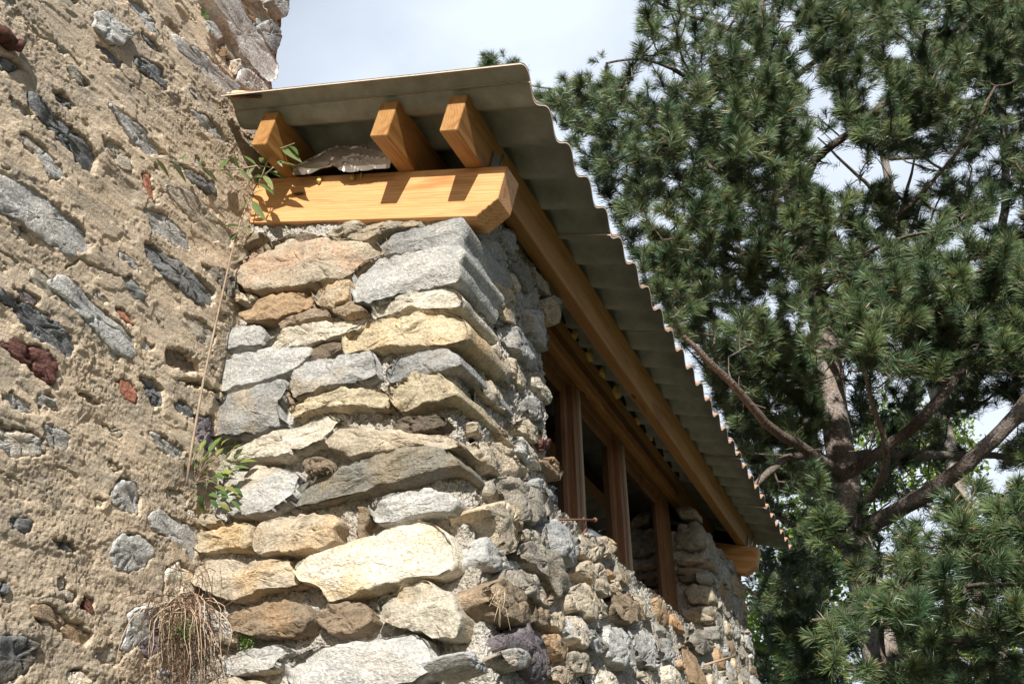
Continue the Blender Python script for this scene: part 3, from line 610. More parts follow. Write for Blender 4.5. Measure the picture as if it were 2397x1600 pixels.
fb.add(TIP + a[:, None] * SD + (YW + depth)[:, None] * EY + off[:, None] * NR, gridq(na, nb_)); fb.build('insulation_batt', FOIL, ROOT)
# foam beads
def foam(p, r, seed, sc=(1, 1, 1)):
    m = MB(); nu, nv = 14, 10; V = []
    for i in range(nv + 1):
        ph = math.pi * i / nv
        for j in range(nu): th = 2 * math.pi * j / nu; V.append((math.sin(ph) * math.cos(th), math.sin(ph) * math.sin(th), math.cos(ph)))
    V = np.array(V); V = V * (1 + .45 * fbm(V * 1.6 + seed, 2))[:, None] * r * np.array(sc) + p
    q = [(i * nu + j, (i + 1) * nu + j, (i + 1) * nu + (j + 1) % nu, i * nu + (j + 1) % nu) for i in range(nv) for j in range(nu)]
    m.add(V, q); return m.build('foam_bead', FOAM, ROOT)
for q, r, sc in (((747, 421), .011, (.8, .7, 1.2)), ((825, 414), .009, (.9, .7, 1.2)), ((845, 410), .007, (.6, .6, 1.5))): foam(at(q, 1, YW - .006), r, q[0], sc)
for q, y, r in (((727, 310), 2.19, .026), ((742, 318), 2.2, .022), ((1005, 300), 2.2, .022), ((716, 300), 2.17, .016)): foam(at(q, 1, y), r, q[0], (.8, .7, 1))
for k, y in enumerate((3.42, 3.62, 3.80, 4.02, 4.38, 4.62)): foam(np.array((-1.12, y, zr(2.045))), (.022, .03, .027, .034, .022, .018)[k], k * 3.1, (.6, 1.3, .9))
# anchor bolts
for s, y in ((-.165, YW + .05), (-.165, 6.15)):
    m = MB(); m.tube([rp3(s, y, -.2), rp3(s, y, -.1)], .005, 8); m.tube([rp3(s, y, -.178), rp3(s, y, -.170)], .011, 6); m.build('anchor_bolt', ZINC, ROOT)
    m = MB(); P = [rp3(s - .02, y - .02, -.172), rp3(s - .02, y + .02, -.172), rp3(s - .024, y + .02, -.1), rp3(s - .024, y - .02, -.1)]
    P2 = [p + .003 * SD for p in P]; m.add(P + P2, [(0, 1, 2, 3), (7, 6, 5, 4), (0, 4, 5, 1), (1, 5, 6, 2), (2, 6, 7, 3), (3, 7, 4, 0)]); m.build('angle_bracket', ZINC, ROOT, False)
# folded flashing where the roof meets the old wall
fl = MB(); nf = 12; A, B = np.meshgrid(np.linspace(0, 1, nf), np.linspace(0, 1, 8), indexing='ij'); a, b = A.ravel(), B.ravel()
P = np.outer((1 - a) * (1 - b), at((542, 213), 0, -1.72)) + np.outer(a * (1 - b), at((612, 218), 1, 1.90)) + np.outer((1 - a) * b, at((540, 233), 1, 1.815)) + np.outer(a * b, at((612, 230), 1, 1.82))
P = P + (.006 * fbm(P * 25, 2))[:, None] * NR; q = gridq(nf, 8); fl.add(P, q); fl.add(P + NR * .003 + EX * .002, q[:, ::-1]); fl.build('flashing', ROOFTOP, ROOT)

# nails left sticking out of the side wall
nl = MB(); a, b = sidept((1298, 1215)), sidept((1392, 1216)); b = at((1392, 1216), 0, a[0] + .05); nl.tube([a - EX * .03, a, b], .0035, 8); nl.tube([b, b + (b - a) * .02], .008, 8); nl.build('nail', RUST, ROOT)
nl = MB(); a = at((1368, 1216), 0, -.955); nl.tube([at((1366, 1212), 0, -.95), a, at((1371, 1238), 0, -.953), at((1360, 1258), 0, -.965), at((1352, 1268), 0, -.99)], .0035, 8); nl.build('nail', RUST, ROOT)

# ------------------------------------------------------------------ old plastered wall (faces +x)
XO = -1.765
OLD = empty('old_wall', (-2.1, .4, 0), 'tall old wall of tan plaster with grey stones and red tile pieces showing through', 'wall')
OST = '''1 g .02 625,190 650,110 690,90 780,160 880,240 800,310 740,310 680,240
1 dg .004 930,395 1000,420 1100,480 1150,590 1140,620 1060,560 980,500 925,450
1 dg .004 200,660 260,680 340,780 450,860 550,940 620,1020 655,1100 640,1190 560,1160 490,1060 390,960 340,890 250,820 200,740
1 dg .002 360,640 430,660 500,730 460,750 380,700
1 g .004 140,930 220,960 310,1050 400,1150 440,1220 340,1220 280,1120 180,1010
D g .006 -20,400 60,430 120,470 190,530 202,572 150,582 90,545 30,500 -20,480
1 g .004 740,730 830,790 960,870 1050,980 1120,1060 1000,1060 910,970 820,860
1 bg .002 700,960 800,1000 880,1080 890,1180 820,1150 740,1060
1 rt .004 975,1200 1020,1210 1060,1390 1040,1400 990,1290
D bg .005 378,430 430,445 470,478 535,545 528,565 490,550 430,500 395,460
D g .004 330,480 370,495 420,540 430,570 395,560 350,525
1 dg .004 1260,1150 1340,1190 1470,1260 1480,1330 1400,1320 1290,1230
1 g .001 1310,760 1400,800 1500,880 1560,970 1480,950 1370,850
1 g .005 1200,250 1300,320 1420,390 1560,520 1640,600 1560,640 1460,560 1350,450 1230,350
1 g .004 870,0 960,30 1050,160 1080,250 1000,200 930,90
1 dg .002 970,240 1040,280 1090,350 1040,340 990,290
1 dg .0 -20,380 80,420 130,470 60,490 -20,470
5 g .006 330,460 420,420 500,480 600,590 720,690 860,820 860,900 790,920 700,860 570,720 420,570 340,500
5 dg .008 -40,500 80,580 200,630 330,700 400,770 490,850 480,920 420,930 330,870 220,800 130,720 70,610 -40,560
5 dp .004 80,500 160,510 240,570 220,600 130,560
5 m .008 10,860 100,850 220,880 310,930 350,990 340,1120 280,1090 180,1000 80,930
5 dg .002 815,430 850,420 910,500 940,560 880,550 830,480
5 rt .004 755,630 810,640 870,730 820,710 770,670
5 rt .006 785,1095 840,1110 885,1180 880,1240 830,1220 790,1150
5 dg .006 950,190 1040,250 1150,320 1270,400 1390,510 1390,580 1300,600 1200,520 1080,420 960,290
5 dg .005 1310,340 1400,360 1500,400 1550,440 1560,540 1480,530 1400,430
5 db -.006 1080,900 1180,890 1290,980 1310,1030 1200,1040 1090,990
5 dg .001 920,1070 1000,1100 1060,1160 1050,1250 1000,1280 950,1180
5 db -.008 1160,1090 1280,1100 1420,1170 1330,1140 1220,1125
5 db -.008 510,1160 560,1180 650,1240 620,1245 530,1195
5 g .003 -40,1370 60,1420 180,1430 270,1480 290,1568 100,1600 -40,1500
5 g .006 980,1430 1080,1480 1200,1560 1150,1600 1040,1540
5 dp .004 1280,1340 1390,1330 1400,1540 1340,1540 1280,1440
5 bg .004 1200,660 1330,720 1400,800 1380,880 1290,830 1220,740
6 g .004 720,330 790,230 880,260 910,330 890,450 800,430 730,380
6 g .005 960,470 1050,440 1200,520 1300,560 1300,680 1260,750 1200,680 1100,600 1000,570
6 g .008 750,640 800,590 900,600 970,650 990,710 950,790 850,830 770,800 730,720
6 lt .006 1080,830 1160,770 1190,830 1170,960 1120,1040 1060,980
6 g .01 830,1120 880,1080 980,1070 1030,1130 1000,1220 960,1290 900,1290 840,1350 790,1330 830,1240
6 dp .006 900,1310 980,1240 1040,1210 1060,1330 980,1390 920,1370
6 dg .01 -40,1260 110,1280 200,1290 250,1320 200,1430 120,1530 -40,1560
6 b .004 215,1060 300,1060 400,1130 500,1180 600,1250 560,1310 440,1270 330,1170 230,1130
6 m .002 540,1010 600,1020 610,1080 580,1100 545,1060
6 lg .006 450,1490 540,1490 600,1560 520,1620 450,1580
6 dg .002 340,640 420,630 480,700 400,690
6 bg .006 360,900 410,880 420,980 370,960
6 bg .006 420,960 470,980 460,1030 420,1020
6 t .008 1190,800 1260,850 1270,960 1200,1010 1170,930'''
QUO = '''1 lg .035 1370,-20 1560,-40 1640,100 1740,240 1830,370 1885,450 1880,540 1830,580 1740,500 1640,380 1560,240 1450,100 c
1 t .02 1180,-10 1280,40 1350,130 1340,160 1270,110 1200,50
1 g .025 1390,140 1480,170 1520,250 1480,290 1420,230
1 dg .03 1750,180 1840,150 1910,220 1900,320 1860,370 1800,270 c
1 g .04 1830,0 1900,-60 1960,-60 1950,90 1910,145 1870,80 c
1 lg .022 1640,470 1700,480 1830,590 1840,650 1720,640 1620,560 c
1 r .018 1460,310 1540,330 1570,380 1520,400 1465,360
1 t .016 1470,380 1540,420 1600,500 1540,500 1480,440
1 lt .018 1580,420 1640,410 1650,470 1610,520 1580,490
1 g .012 1400,290 1450,300 1460,360 1430,380
1 b .02 1640,20 1720,90 1760,160 1700,130
1 g .02 1560,-140 1700,-200 1800,-40 1760,20 1640,-40 c'''
CRK = ['1 60,0 120,80 200,170 270,250 370,290 420,330 470,355', '1 690,400 760,430 800,440 850,520 900,560', '1 1290,520 1340,590 1370,640 1410,700', '1 900,590 960,620 1000,650', '5 430,360 520,300 600,340 700,380 800,420',
       '5 1030,690 1060,760', '5 770,1100 700,1040', '6 380,140 440,160 510,210', '6 0,180 60,210 140,250', '1 480,360 560,470', '5 0,250 60,280 120,320', '1 0,1150 60,1165']
def opoly(z, s): return np.array([at(p, 0, XO)[1:] for p in px(z, s)])
def sdist(P, poly, closed=True):
    d = np.full(len(P), 9.); ins = np.zeros(len(P), bool); n = len(poly)
    for k in range(n if closed else n - 1):
        a, b = poly[k], poly[(k + 1) % n]; ab = b - a; t = np.clip(((P - a) @ ab) / (ab @ ab + 1e-12), 0, 1); d = np.minimum(d, np.linalg.norm(P - a - t[:, None] * ab, axis=1))
        c = ((a[1] > P[:, 1]) != (b[1] > P[:, 1])); x = a[0] + (P[:, 1] - a[1]) / (b[1] - a[1] + 1e-12) * (b[0] - a[0]); ins ^= c & (P[:, 0] < x)
    return np.where(ins, -d, d) if closed else d
ysA = np.r_[np.linspace(-2.6, .9, 60)[:-1], np.linspace(.9, 2.075, 390)]
zsA = np.r_[np.linspace(0, zr(.2), 50)[:-1], np.linspace(zr(.2), zr(3.1), 900), np.linspace(zr(3.1), 6.2, 50)[1:]]
A, B = np.meshgrid(ysA, zsA, indexing='ij'); G2 = np.stack([A.ravel(), B.ravel()], 1); G3 = np.c_[G2[:, 0], G2[:, 1], np.zeros(len(G2))]
hgt = .005 * fbm(G3 * 4, 2); st = G3 * np.array([5, 42, 1]); hgt += .0026 * fbm(st, 3)
rgh = sst(-.1, .35, fbm(G3 * 3.1 + 9, 2) + .55 * sst(zr(1.15), zr(.65), G2[:, 1]))
n60 = fbm(G3 * 45, 3, .65); n25 = fbm(G3 * np.array([14, 26, 1]) + 2, 4, .6); hgt += (.0004 + .0011 * rgh) * n60 + (.0008 + .0012 * rgh) * fbm(G3 * 120, 2, .8) + (.0005 + .0018 * rgh) * n25 - (.0015 + .002 * rgh) * sst(.055, .01, np.abs(n25 - .12)) * sst(.0, .3, fbm(G3 * 4 + 31, 2) + .25 * rgh)
lay1 = fbm(G3 * np.array([5, 9, 1]) + 51, 4, .62) + .25 * fbm(G3 * 22 + 7, 2); lay2 = fbm(G3 * np.array([8, 13, 1]) + 77, 4, .62)
hgt += .003 * sst(.05, .08, lay1) - .002 * sst(.26, .285, lay2)        # ragged edges of successive plaster coats
warp = np.stack([fbm(G3 * 40 + 5, 3, .6), fbm(G3 * 40 - 5, 3, .6)], 1) * .011
pc = np.ones((len(G2), 3)); pc *= (1 - .12 * rgh + .1 * n60)[:, None]
ostones = MB()
for i, ln in enumerate(OST.split('\n')):  # sunken db outlines: shadow in notches and slots, put into dark brown colour
    w = ln.split(); P = opoly(w[0], ' '.join(w[3:])); lo, hi = P.min(0) - .06, P.max(0) + .06
    m = np.where(((G2 > lo) & (G2 < hi)).all(1))[0]; s = sdist(G2[m] + warp[m], P)
    hgt[m] = hgt[m] * sst(-.01, .012, s) + .004 * sst(.0, .004, s) * sst(.06, .015, s) - .05 * sst(.004, -.003, s) - .016 * sst(.007, .003, s) * sst(-.01, .02, G2[m, 1] - P[:, 1].mean() + .02 * fbm(G3[m] * 20, 2))
    rg = w[1] == 'dg' or w[1] == 'm'; c = P.mean(0)
    rock(ostones, c + (P - c) * 1.12, np.array([XO, 0, 0]), EY, EZ, EX, .05, float(w[2]) - .001, 900 + i, np.array(PAL[w[1]]) * (1.45 if w[1] != 'rt' else 1.1), rr=.006, rough=.010 if rg else (.001 if w[1] == 'rt' else .006), nn=80, mat=0, dome=.02)
rq = np.random.default_rng(61); oc = [(opoly(w_.split()[0], ' '.join(w_.split()[3:])).mean(0), .06) for w_ in OST.split('\n')]; extra = 0
for _ in range(900):                         # small rubble only just showing through the plaster
    a = rq.uniform(.014, .05); c = np.array([rq.uniform(1.0, 2.02), rq.uniform(zr(.3), zr(2.75))])
    if c[1] > zr(1.2) and rq.random() < .55: continue
    if any(abs(c[0] - q[0]) < (a + r_q) * .9 and abs(c[1] - q[1]) < (a + r_q) * .6 for q, r_q in oc): continue
    oc.append((c, a)); P = blob(a, a * rq.uniform(.3, .6), rq, 9) + c; lo, hi = P.min(0) - .03, P.max(0) + .03; m = np.where(((G2 > lo) & (G2 < hi)).all(1))[0]
    s = sdist(G2[m] + warp[m] * 1.4, P); hgt[m] -= .03 * sst(.003, -.004, s); extra += 1
    rock(ostones, c + (P - c) * 1.15, np.array([XO, 0, 0]), EY, EZ, EX, .03, rq.uniform(-.006, .001), 7000 + extra, np.array(PAL[['g', 'bg', 'dg', 'bg', 't', 'g', 'ol'][rq.integers(7)]]) * 1.35, rr=.005, rough=.008, nn=36, mat=0, dome=.02)
    if extra > 75: break
for ln in CRK:
    w = ln.split(); P = opoly(w[0], ' '.join(w[1:])); lo, hi = P.min(0) - .02, P.max(0) + .02; m = np.where(((G2 > lo) & (G2 < hi)).all(1))[0]
    s = sdist(G2[m] + warp[m] * .5, P, False); hgt[m] -= .012 * sst(.0035, .001, s)
# near the corner the plaster has fallen away and the quoins stand bare
cm = sst(.0, .05, sdist(G2 + warp, opoly('1', '1140,-300 1400,150 1640,640 1860,660 2100,600 2100,-300')) * -1)
hgt -= .02 * cm - .012 * cm * np.clip(n60, -1, 1)
pl = MB(); cc = pc * (np.array([1, .97, .94]) * cm[:, None] * .9 + (1 - cm[:, None]))
PV = np.c_[XO + hgt, G2]; PV[:, 1] += .25 * 0
pl.add(PV, gridq(len(ysA), len(zsA)), col=cc)
pl.build('plaster', PLASTER, OLD)
for i, ln in enumerate(QUO.split('\n')):
    w = ln.split(); P = opoly(w[0], ' '.join(a for a in w[3:] if ',' in a))
    rock(ostones, P, np.array([XO, 0, 0]), EY, EZ, EX, .3 if 'c' in w[3:] else .06, float(w[2]) - .012, 980 + i, np.array(PAL[w[1]]) * 1.25, rr=.004, rough=.005, nn=80, mat=0, dome=.0, facet=0, acc=(.36, .355, .35) if w[1] in ('bg', 'dg', 'g', 'lg') else None)
ostones.build('stonework', STONE, OLD)
core = MB(); A, B = np.meshgrid(np.linspace(XO - .01, -2.5, 90), np.linspace(0, 6.2, 360), indexing='ij')
f = fbm(np.stack([A.ravel() * 12, B.ravel() * 12, A.ravel() * 0], 1), 3); core.add(np.stack([A.ravel(), 2.07 + .02 * f, B.ravel()], 1), gridq(90, 360)[:, ::-1], col=np.full((90 * 360, 3), .85))
core.box((-2.5, -2.6, 0), (XO - .08, 2.02, 6.19), col=(.85, .85, .85)); core.build('wall_core', PLASTER, OLD)
# iron strap fixed in the old wall
hk = MB(); P = [at(p, 0, XO + d) for p, d in (((-40, 55), .0), ((0, 80), .012), ((22, 92), .02), ((34, 108), .026), ((44, 112), .024), ((50, 100), .02), ((42, 96), .016))]
hk.tube(P, [.016, .016, .015, .012, .011, .010, .009], 8); P = [at(p, 0, XO + .02) for p in ((-20, 70), (8, 82), (24, 100), (20, 112))]; hk.tube(P, [.02, .022, .02, .012], 8); hk.build('iron_hook', IRON, OLD)

# ------------------------------------------------------------------ plants growing on the walls
def leaf(mb, base, dr, up, L_, W_, col, bend=.3):
    dr = dr / np.linalg.norm(dr); sdv = np.cross(dr, up); sdv /= np.linalg.norm(sdv) + 1e-9; nn_ = np.cross(sdv, dr); V = []
    for t, w in ((0, .06), (.15, .55), (.35, 1), (.6, .9), (.82, .5), (1, .02)):
        c = base + dr * L_ * t - nn_ * (bend * L_ * t * t); V += [c - sdv * W_ * w * .5 + nn_ * W_ * w * .12, c, c + sdv * W_ * w * .5 + nn_ * W_ * w * .12]
    q = [(3 * k + j, 3 * k + j + 1, 3 * k + j + 4, 3 * k + j + 3) for k in range(5) for j in (0, 1)]; c = np.array(col) * np.random.uniform(.85, 1.15); mb.add(V, q, col=c)
np.random.seed(4)
_at = at
def at(p, axis, val):                        # plant points stay clear of the old wall's face
    q = _at(p, axis, val)
    return _at(p, 0, XO + .035) if axis == 1 and q[0] < XO + .035 and val < 2.06 else q
YV = 1.97
bud = empty('hanging_shrub', at((440, 1130), 1, YV) , 'slender leafy shrub whose long bare stem climbs the joint between old wall and extension', 'plant')
sm = MB(); st_ = [(437, 1130), (448, 1050), (462, 970), (478, 880), (500, 780), (520, 690), (540, 600), (562, 520), (590, 450), (612, 415)]
sm.tube([at((a, b), 1, YV + .03 * math.sin(k)) for k, (a, b) in enumerate(st_)], np.linspace(.0042, .0022, 10), 6, col=(.33, .25, .19))
br = [(612, 415), (640, 392), (600, 388), (560, 396), (510, 398), (460, 390), (410, 378), (370, 370), (340, 376), (310, 396)]
sm.tube([at(p, 1, YV - .02 - .004 * k) for k, p in enumerate(br)], np.linspace(.0026, .0012, len(br)), 5, col=(.40, .33, .24))
b2 = [(612, 415), (625, 380), (650, 350), (690, 335)]; sm.tube([at(p, 1, YV - .03) for p in b2], [.0022, .002, .0015, .001], 5, col=(.36, .36, .2))
b3 = [(612, 415), (636, 345), (650, 310), (658, 290)]; sm.tube([at(p, 1, YV - .02) for p in b3], [.002, .002, .0018, .001], 5, col=(.24, .19, .12))
sm.build('stem', TWIG, bud)
lf = MB()
LV = [((600, 388), (570, 355)), ((600, 388), (640, 420)), ((560, 396), (545, 360)), ((560, 396), (590, 425)), ((515, 398), (535, 360)), ((515, 398), (555, 415)), ((470, 390), (472, 362)), ((470, 390), (510, 418)), ((430, 382), (432, 358)),
      ((430, 382), (470, 430)), ((400, 376), (395, 355)), ((400, 376), (440, 420)), ((365, 368), (355, 360)), ((365, 370), (400, 410)), ((340, 374), (325, 362)), ((640, 370), (615, 340)), ((640, 370), (678, 338)), ((660, 350), (700, 365)), ((665, 345), (690, 352)),
      ((650, 375), (700, 390)), ((640, 385), (690, 372)), ((620, 405), (655, 395)), ((625, 400), (670, 412)), ((615, 410), (640, 430)), ((612, 415), (600, 440)), ((605, 430), (570, 432)), ((605, 430), (640, 440)), ((590, 455), (615, 440)), ((590, 470), (550, 490)), ((590, 470), (612, 505)), ((580, 480), (555, 470)),
      ((588, 460), (560, 460)), ((560, 530), (510, 520)), ((560, 530), (592, 536)), ((556, 545), (535, 560)), ((600, 385), (578, 405)), ((625, 385), (600, 360)), ((655, 350), (640, 325)), ((675, 340), (700, 350)), ((648, 372), (662, 392)), ((612, 415), (585, 405)), ((630, 392), (612, 372)), ((500, 650), (490, 640)), ((540, 600), (556, 606))]
for k, (a, b) in enumerate(LV):
    pa, pb = at(a, 1, YV - .02), at(b, 1, YV - .02 + .03 * math.sin(k * 2.1)); c = ((.115, .17, .05), (.16, .205, .085), (.09, .15, .045), (.2, .24, .11))[k % 4]
    leaf(lf, pa, pb - pa, np.array([.1 + .4 * math.sin(k * 1.7), -.7, .6 + .3 * math.cos(k)]), np.linalg.norm(pb - pa) * 1.0, np.linalg.norm(pb - pa) * .17 + .003, c, .2)
for k in range(46):                                   # dry flower spike
    t = random.random(); p = at((633 + 25 * t + random.gauss(0, 5), 350 - 62 * t), 1, YV - .02 + random.gauss(0, .006)); leaf(lf, p, np.random.normal(size=3) + (0, 0, .6), np.array([.2, -1, .3]), .009, .005, (.17, .13, .075), .2)
lf.build('leaves', LEAF, bud)
sd_ = empty('seedling', at((470, 1130), 1, 2.0), 'small bright green leafy seedling rooted low in the joint of the two walls', 'plant')
sg = MB(); lg_ = MB()
for cxp, cyp, n, bx in ((505, 1078, 26, 62), (500, 1150, 17, 52)):
    root = at((455, 1128), 1, 2.02)
    for k in range(n):
        an = k * 2.4; rr_ = bx * math.sqrt((k + .5) / n); q = (cxp + rr_ * math.cos(an), cyp + rr_ * .62 * math.sin(an)); p = at(q, 1, 1.985 - .03 * random.random())
        d = p - root + np.array([0, -.01, .01]) + np.random.normal(size=3) * .03; c = ((.19, .26, .055), (.11, .19, .05), (.26, .31, .08))[k % 3] if cyp < 1100 else ((.075, .15, .05), (.11, .18, .06), (.2, .22, .06))[k % 3]
        leaf(lg_, p, d, np.array([.3 * math.sin(k), -.8, .7]), random.uniform(.028, .044), random.uniform(.014, .02), c, .45)
        if k % 5 == 0: sg.tube([root, (root + p) / 2 + np.array([0, -.012, .012]), p], [.0012, .001, .0006], 4, col=(.32, .22, .16))
sg.build('stem', TWIG, sd_); lg_.build('leaves', LEAF, sd_)
rt = empty('dry_root_clump', at((430, 1590), 1, 2.0), 'hanging tangle of pale dry roots and brown stems in the lower corner between the walls', 'plant')
rm = MB(); rb = MB()
for k in range(75):
    pale = k < 30; a = np.array((random.gauss(425, 30 if pale else 40), random.gauss(1408, 18 if pale else 60))); sd2 = random.gauss(.15, 1.0); ln_ = random.uniform(70, 230) if pale else random.uniform(30, 150)
    tt = np.linspace(0, 1, 14); X = a[0] + sd2 * (62 * np.sin(tt * 1.9) if pale else 50 * tt) + 9 * fbm(np.c_[tt * 3, np.full(14, k * 1.7), tt * 0], 2); Y = a[1] + ln_ * (tt ** 1.5) - 26 * np.sin(tt * 3.1) * (1 if pale else .3) + 8 * fbm(np.c_[tt * 3, np.full(14, k * 2.9), tt * 0], 2)
    yy = 2.02 - .075 * np.sin(tt * 2.4) * random.uniform(.4, 1.1); P = np.array([at((x, y), 1, v) for x, y, v in zip(X, Y, yy)]) + np.random.normal(size=(14, 3)) * .0012
    (rm if pale else rb).tube(P, np.linspace(.0019 if pale else .0012, .0006, 14), 4, col=((.50, .39, .29), (.40, .29, .21))[k % 2] if pale else ((.16, .085, .06), (.11, .07, .045), (.2, .12, .08))[k % 3], cap=False)
for k in range(240):
    q = (random.gauss(440, 42), random.uniform(1400, 1610)); p = at(q, 1, random.uniform(1.96, 2.03)); d = np.random.normal(size=3) * .022; rb.tube([p, p + d + np.random.normal(size=3) * .006, p + d * 1.7], .0008, 3, col=((.15, .08, .055), (.25, .16, .11), (.1, .07, .04))[k % 3], cap=False)
rm.build('pale_roots', TWIG, rt); rb.build('brown_stems', TWIG, rt)
def moss(name, label, spots, n, ax, val, sz=.006):
    m = MB(); c0 = at(spots[0], ax, val)
    for k in range(n):
        s = spots[k % len(spots)]; q = (s[0] + random.gauss(0, s[2]), s[1] + random.gauss(0, s[2] * .6)); p = at(q, ax, val) ; d = np.random.normal(size=3) + np.array([.3, -.6, .3]); p = p + d * .003
        leaf(m, p, d, np.array([.3, -.7, .6]), sz * random.uniform(.7, 1.6), sz * .7, ((.10, .17, .035), (.06, .11, .03), (.16, .21, .06))[k % 3], .2)
    return tag(m.build(name, LEAF), label, 'moss', kind=None)
moss('moss_patch', 'green moss tuft beneath the brown rounded stone at the foot of the front wall', [(575, 1500, 13)], 150, 1, 2.025)
moss('moss_patch', 'green mossy sprigs growing among the hanging dry roots', [(430, 1475, 15)], 200, 1, 1.975)
sp = MB()
for k in range(13):
    a = k * 2.4; d = np.array([.5, .5 * math.cos(a), .5 * math.sin(a) + .25]); leaf(sp, at((470, 38), 0, XO + .02) + d * .006, d, np.array([1, 0, .4]), random.uniform(.022, .038), .009, ((.17, .25, .07), (.12, .2, .06))[k % 2], .3)
tag(sp.build('weed_sprig', LEAF), 'tiny green sprig growing near the top of the old wall beside the bare corner stones', 'plant')
gr = MB()
for k in range(22):
    p = sidept((1128 + random.gauss(0, 7), 1402 + random.gauss(0, 8))) + EX * .03; q = p + np.array([random.gauss(.018, .012), random.gauss(0, .02), random.gauss(-.008, .026)]); gr.tube([p, (p + q) / 2 + np.array([.012, 0, .008]), q - EZ * .008], [.0009, .0008, .0004], 3, col=((.62, .5, .36), (.5, .4, .28))[k % 2], cap=False)
tag(gr.build('dry_grass_tuft', TWIG), 'wisp of straw-coloured dry grass caught between stones at the wall corner', 'dry grass')
tw = MB(); tw.tube([at((1650, 1555), 0, -.86), at((1690, 1543), 0, -.84), at((1722, 1534), 0, -.82)], [.005, .0055, .004], 6, col=(.45, .3, .2)); tag(tw.build('dry_twig', TWIG), 'short dry twig stuck in the rubble wall at lower right', 'twig')

# ------------------------------------------------------------------ pine trees
def smooth_line(P, n):
    P = np.asarray(P, float); d = np.r_[0, np.cumsum(np.linalg.norm(np.diff(P, axis=0), axis=1))]; s = np.linspace(0, d[-1], n); Q = np.stack([np.interp(s, d, P[:, j]) for j in range(3)], 1)
    for _ in range(3): Q[1:-1] = (Q[:-2] + 2 * Q[1:-1] + Q[2:]) / 4
    return Q
class Tree:
    def __init__(s): s.P = []; s.par = []; s.r = []
    def line(s, pts, r0, r1, start=None, step=.12, wob=.02, seed=0):
        L_ = np.sum(np.linalg.norm(np.diff(pts, axis=0), axis=1)); n = max(3, int(L_ / step)); Q = smooth_line(pts, n)
        Q[1:] += wob * np.stack([fbm(np.c_[np.arange(1, n) * .35, np.full(n - 1, seed + j * 7.7), np.zeros(n - 1)], 2) for j in range(3)], 1)
        par = -1 if start is None else start
        for k in range(n):
            s.P.append(Q[k]); s.par.append(par); s.r.append(r0 + (r1 - r0) * (k / (n - 1)) ** .8); par = len(s.P) - 1
    def nearest(s, p): return int(np.argmin(np.linalg.norm(np.array(s.P) - p, axis=1)))
    def limb(s, pts, r0, r1, **k): i = s.nearest(pts[0]); s.line(np.concatenate([[s.P[i]], pts]), min(r0, s.r[i] * .9), r1, start=i, **k)
    def twigs(s, tips):
        base = len(s.P); A = np.zeros((base + len(tips) * 4, 3)); A[:base] = s.P; n = base; par = list(s.par); rad = list(s.r); R = np.r_[rad, np.zeros(len(tips) * 4)]
        dmin = np.min(np.linalg.norm(tips[:, None, ::1] - A[None, :base:3], axis=2), axis=1) if len(tips) < 6000 else 0
        for t in tips[np.argsort(dmin)]:
            d = np.linalg.norm(A[:n] - t, axis=1) + .25 * np.maximum(0, A[:n, 2] - t[2] + .1); i = int(np.argmin(d)); a = A[i]; m = (a + t) / 2; L_ = np.linalg.norm(t - a)
            for f in (.33, .66, 1):
                A[n] = a + (t - a) * f + np.array([0, 0, -1]) * L_ * .16 * math.sin(math.pi * f) + (np.random.normal(size=3) * L_ * .05 if f < 1 else 0); par.append(i); rad.append(0); i = n; n += 1
        s.P = list(A[:n]); s.par = par; cnt = np.zeros(n)
        for k in range(n - 1, base - 1, -1):
            cnt[k] += 1 if cnt[k] == 0 else 0; cnt[par[k]] += cnt[k] if par[k] >= base else 0
        for k in range(base, n): rad[k] = min(.003 + .0021 * cnt[k] ** .55, .03)
        s.r = rad; s.base = base
    def mesh(s, seed=0):
        mb = MB(); P = np.array(s.P); r = np.array(s.r); par = np.array(s.par); n = len(P)
        for sel, ns in ((np.where((par >= 0) & (r > .02))[0], 9), (np.where((par >= 0) & (r <= .02))[0], 4)):
            if not len(sel): continue
            a = P[par[sel]]; b = P[sel]; ra = np.minimum(r[par[sel]], r[sel] * 1.25 + .002); rb_ = r[sel]; T = b - a; T /= np.linalg.norm(T, axis=1)[:, None] + 1e-9
            b = b + T * (r[sel] * .35)[:, None]; ref = np.where(np.abs(T[:, 2:3]) < .9, [[0, 0, 1.]], [[1., 0, 0]]); u = np.cross(T, ref); u /= np.linalg.norm(u, axis=1)[:, None]; w = np.cross(T, u)
            an = np.arange(ns) * 2 * math.pi / ns; ring = np.cos(an)[None, :, None] * u[:, None] + np.sin(an)[None, :, None] * w[:, None]
            V0 = a[:, None] + ring * ra[:, None, None]; V1 = b[:, None] + ring * rb_[:, None, None]; V = np.concatenate([V0, V1], 1).reshape(-1, 3)
            k = np.arange(len(sel))[:, None] * 2 * ns; j = np.arange(ns)[None]; j2 = (j + 1) % ns; q = np.stack([k + j, k + j2, k + ns + j2, k + ns + j], -1).reshape(-1, 4)
            big = np.repeat(sst(.012, .05, r[sel]), 2 * ns)[:, None]; nz_ = fbm(V * 4 + seed, 3)[:, None]
            C = np.array([.30, .245, .205]) * (1 - big) + (np.array([.36, .32, .295]) * sst(-.3, .3, nz_) + np.array([.25, .195, .165]) * (1 - sst(-.3, .3, nz_))) * big
            V = V + (V - np.repeat((a + b) / 2, 2 * ns, 0)) * 0
            mb.add(V, q, col=C * (1 + .3 * nz_) * (.55 + .45 * sst(.06, .12, np.repeat(r[sel], 2 * ns)))[:, None])  # wood thinner than the trunk gets darker colour, standing in for crown shade
        return mb
SUNV = SUN
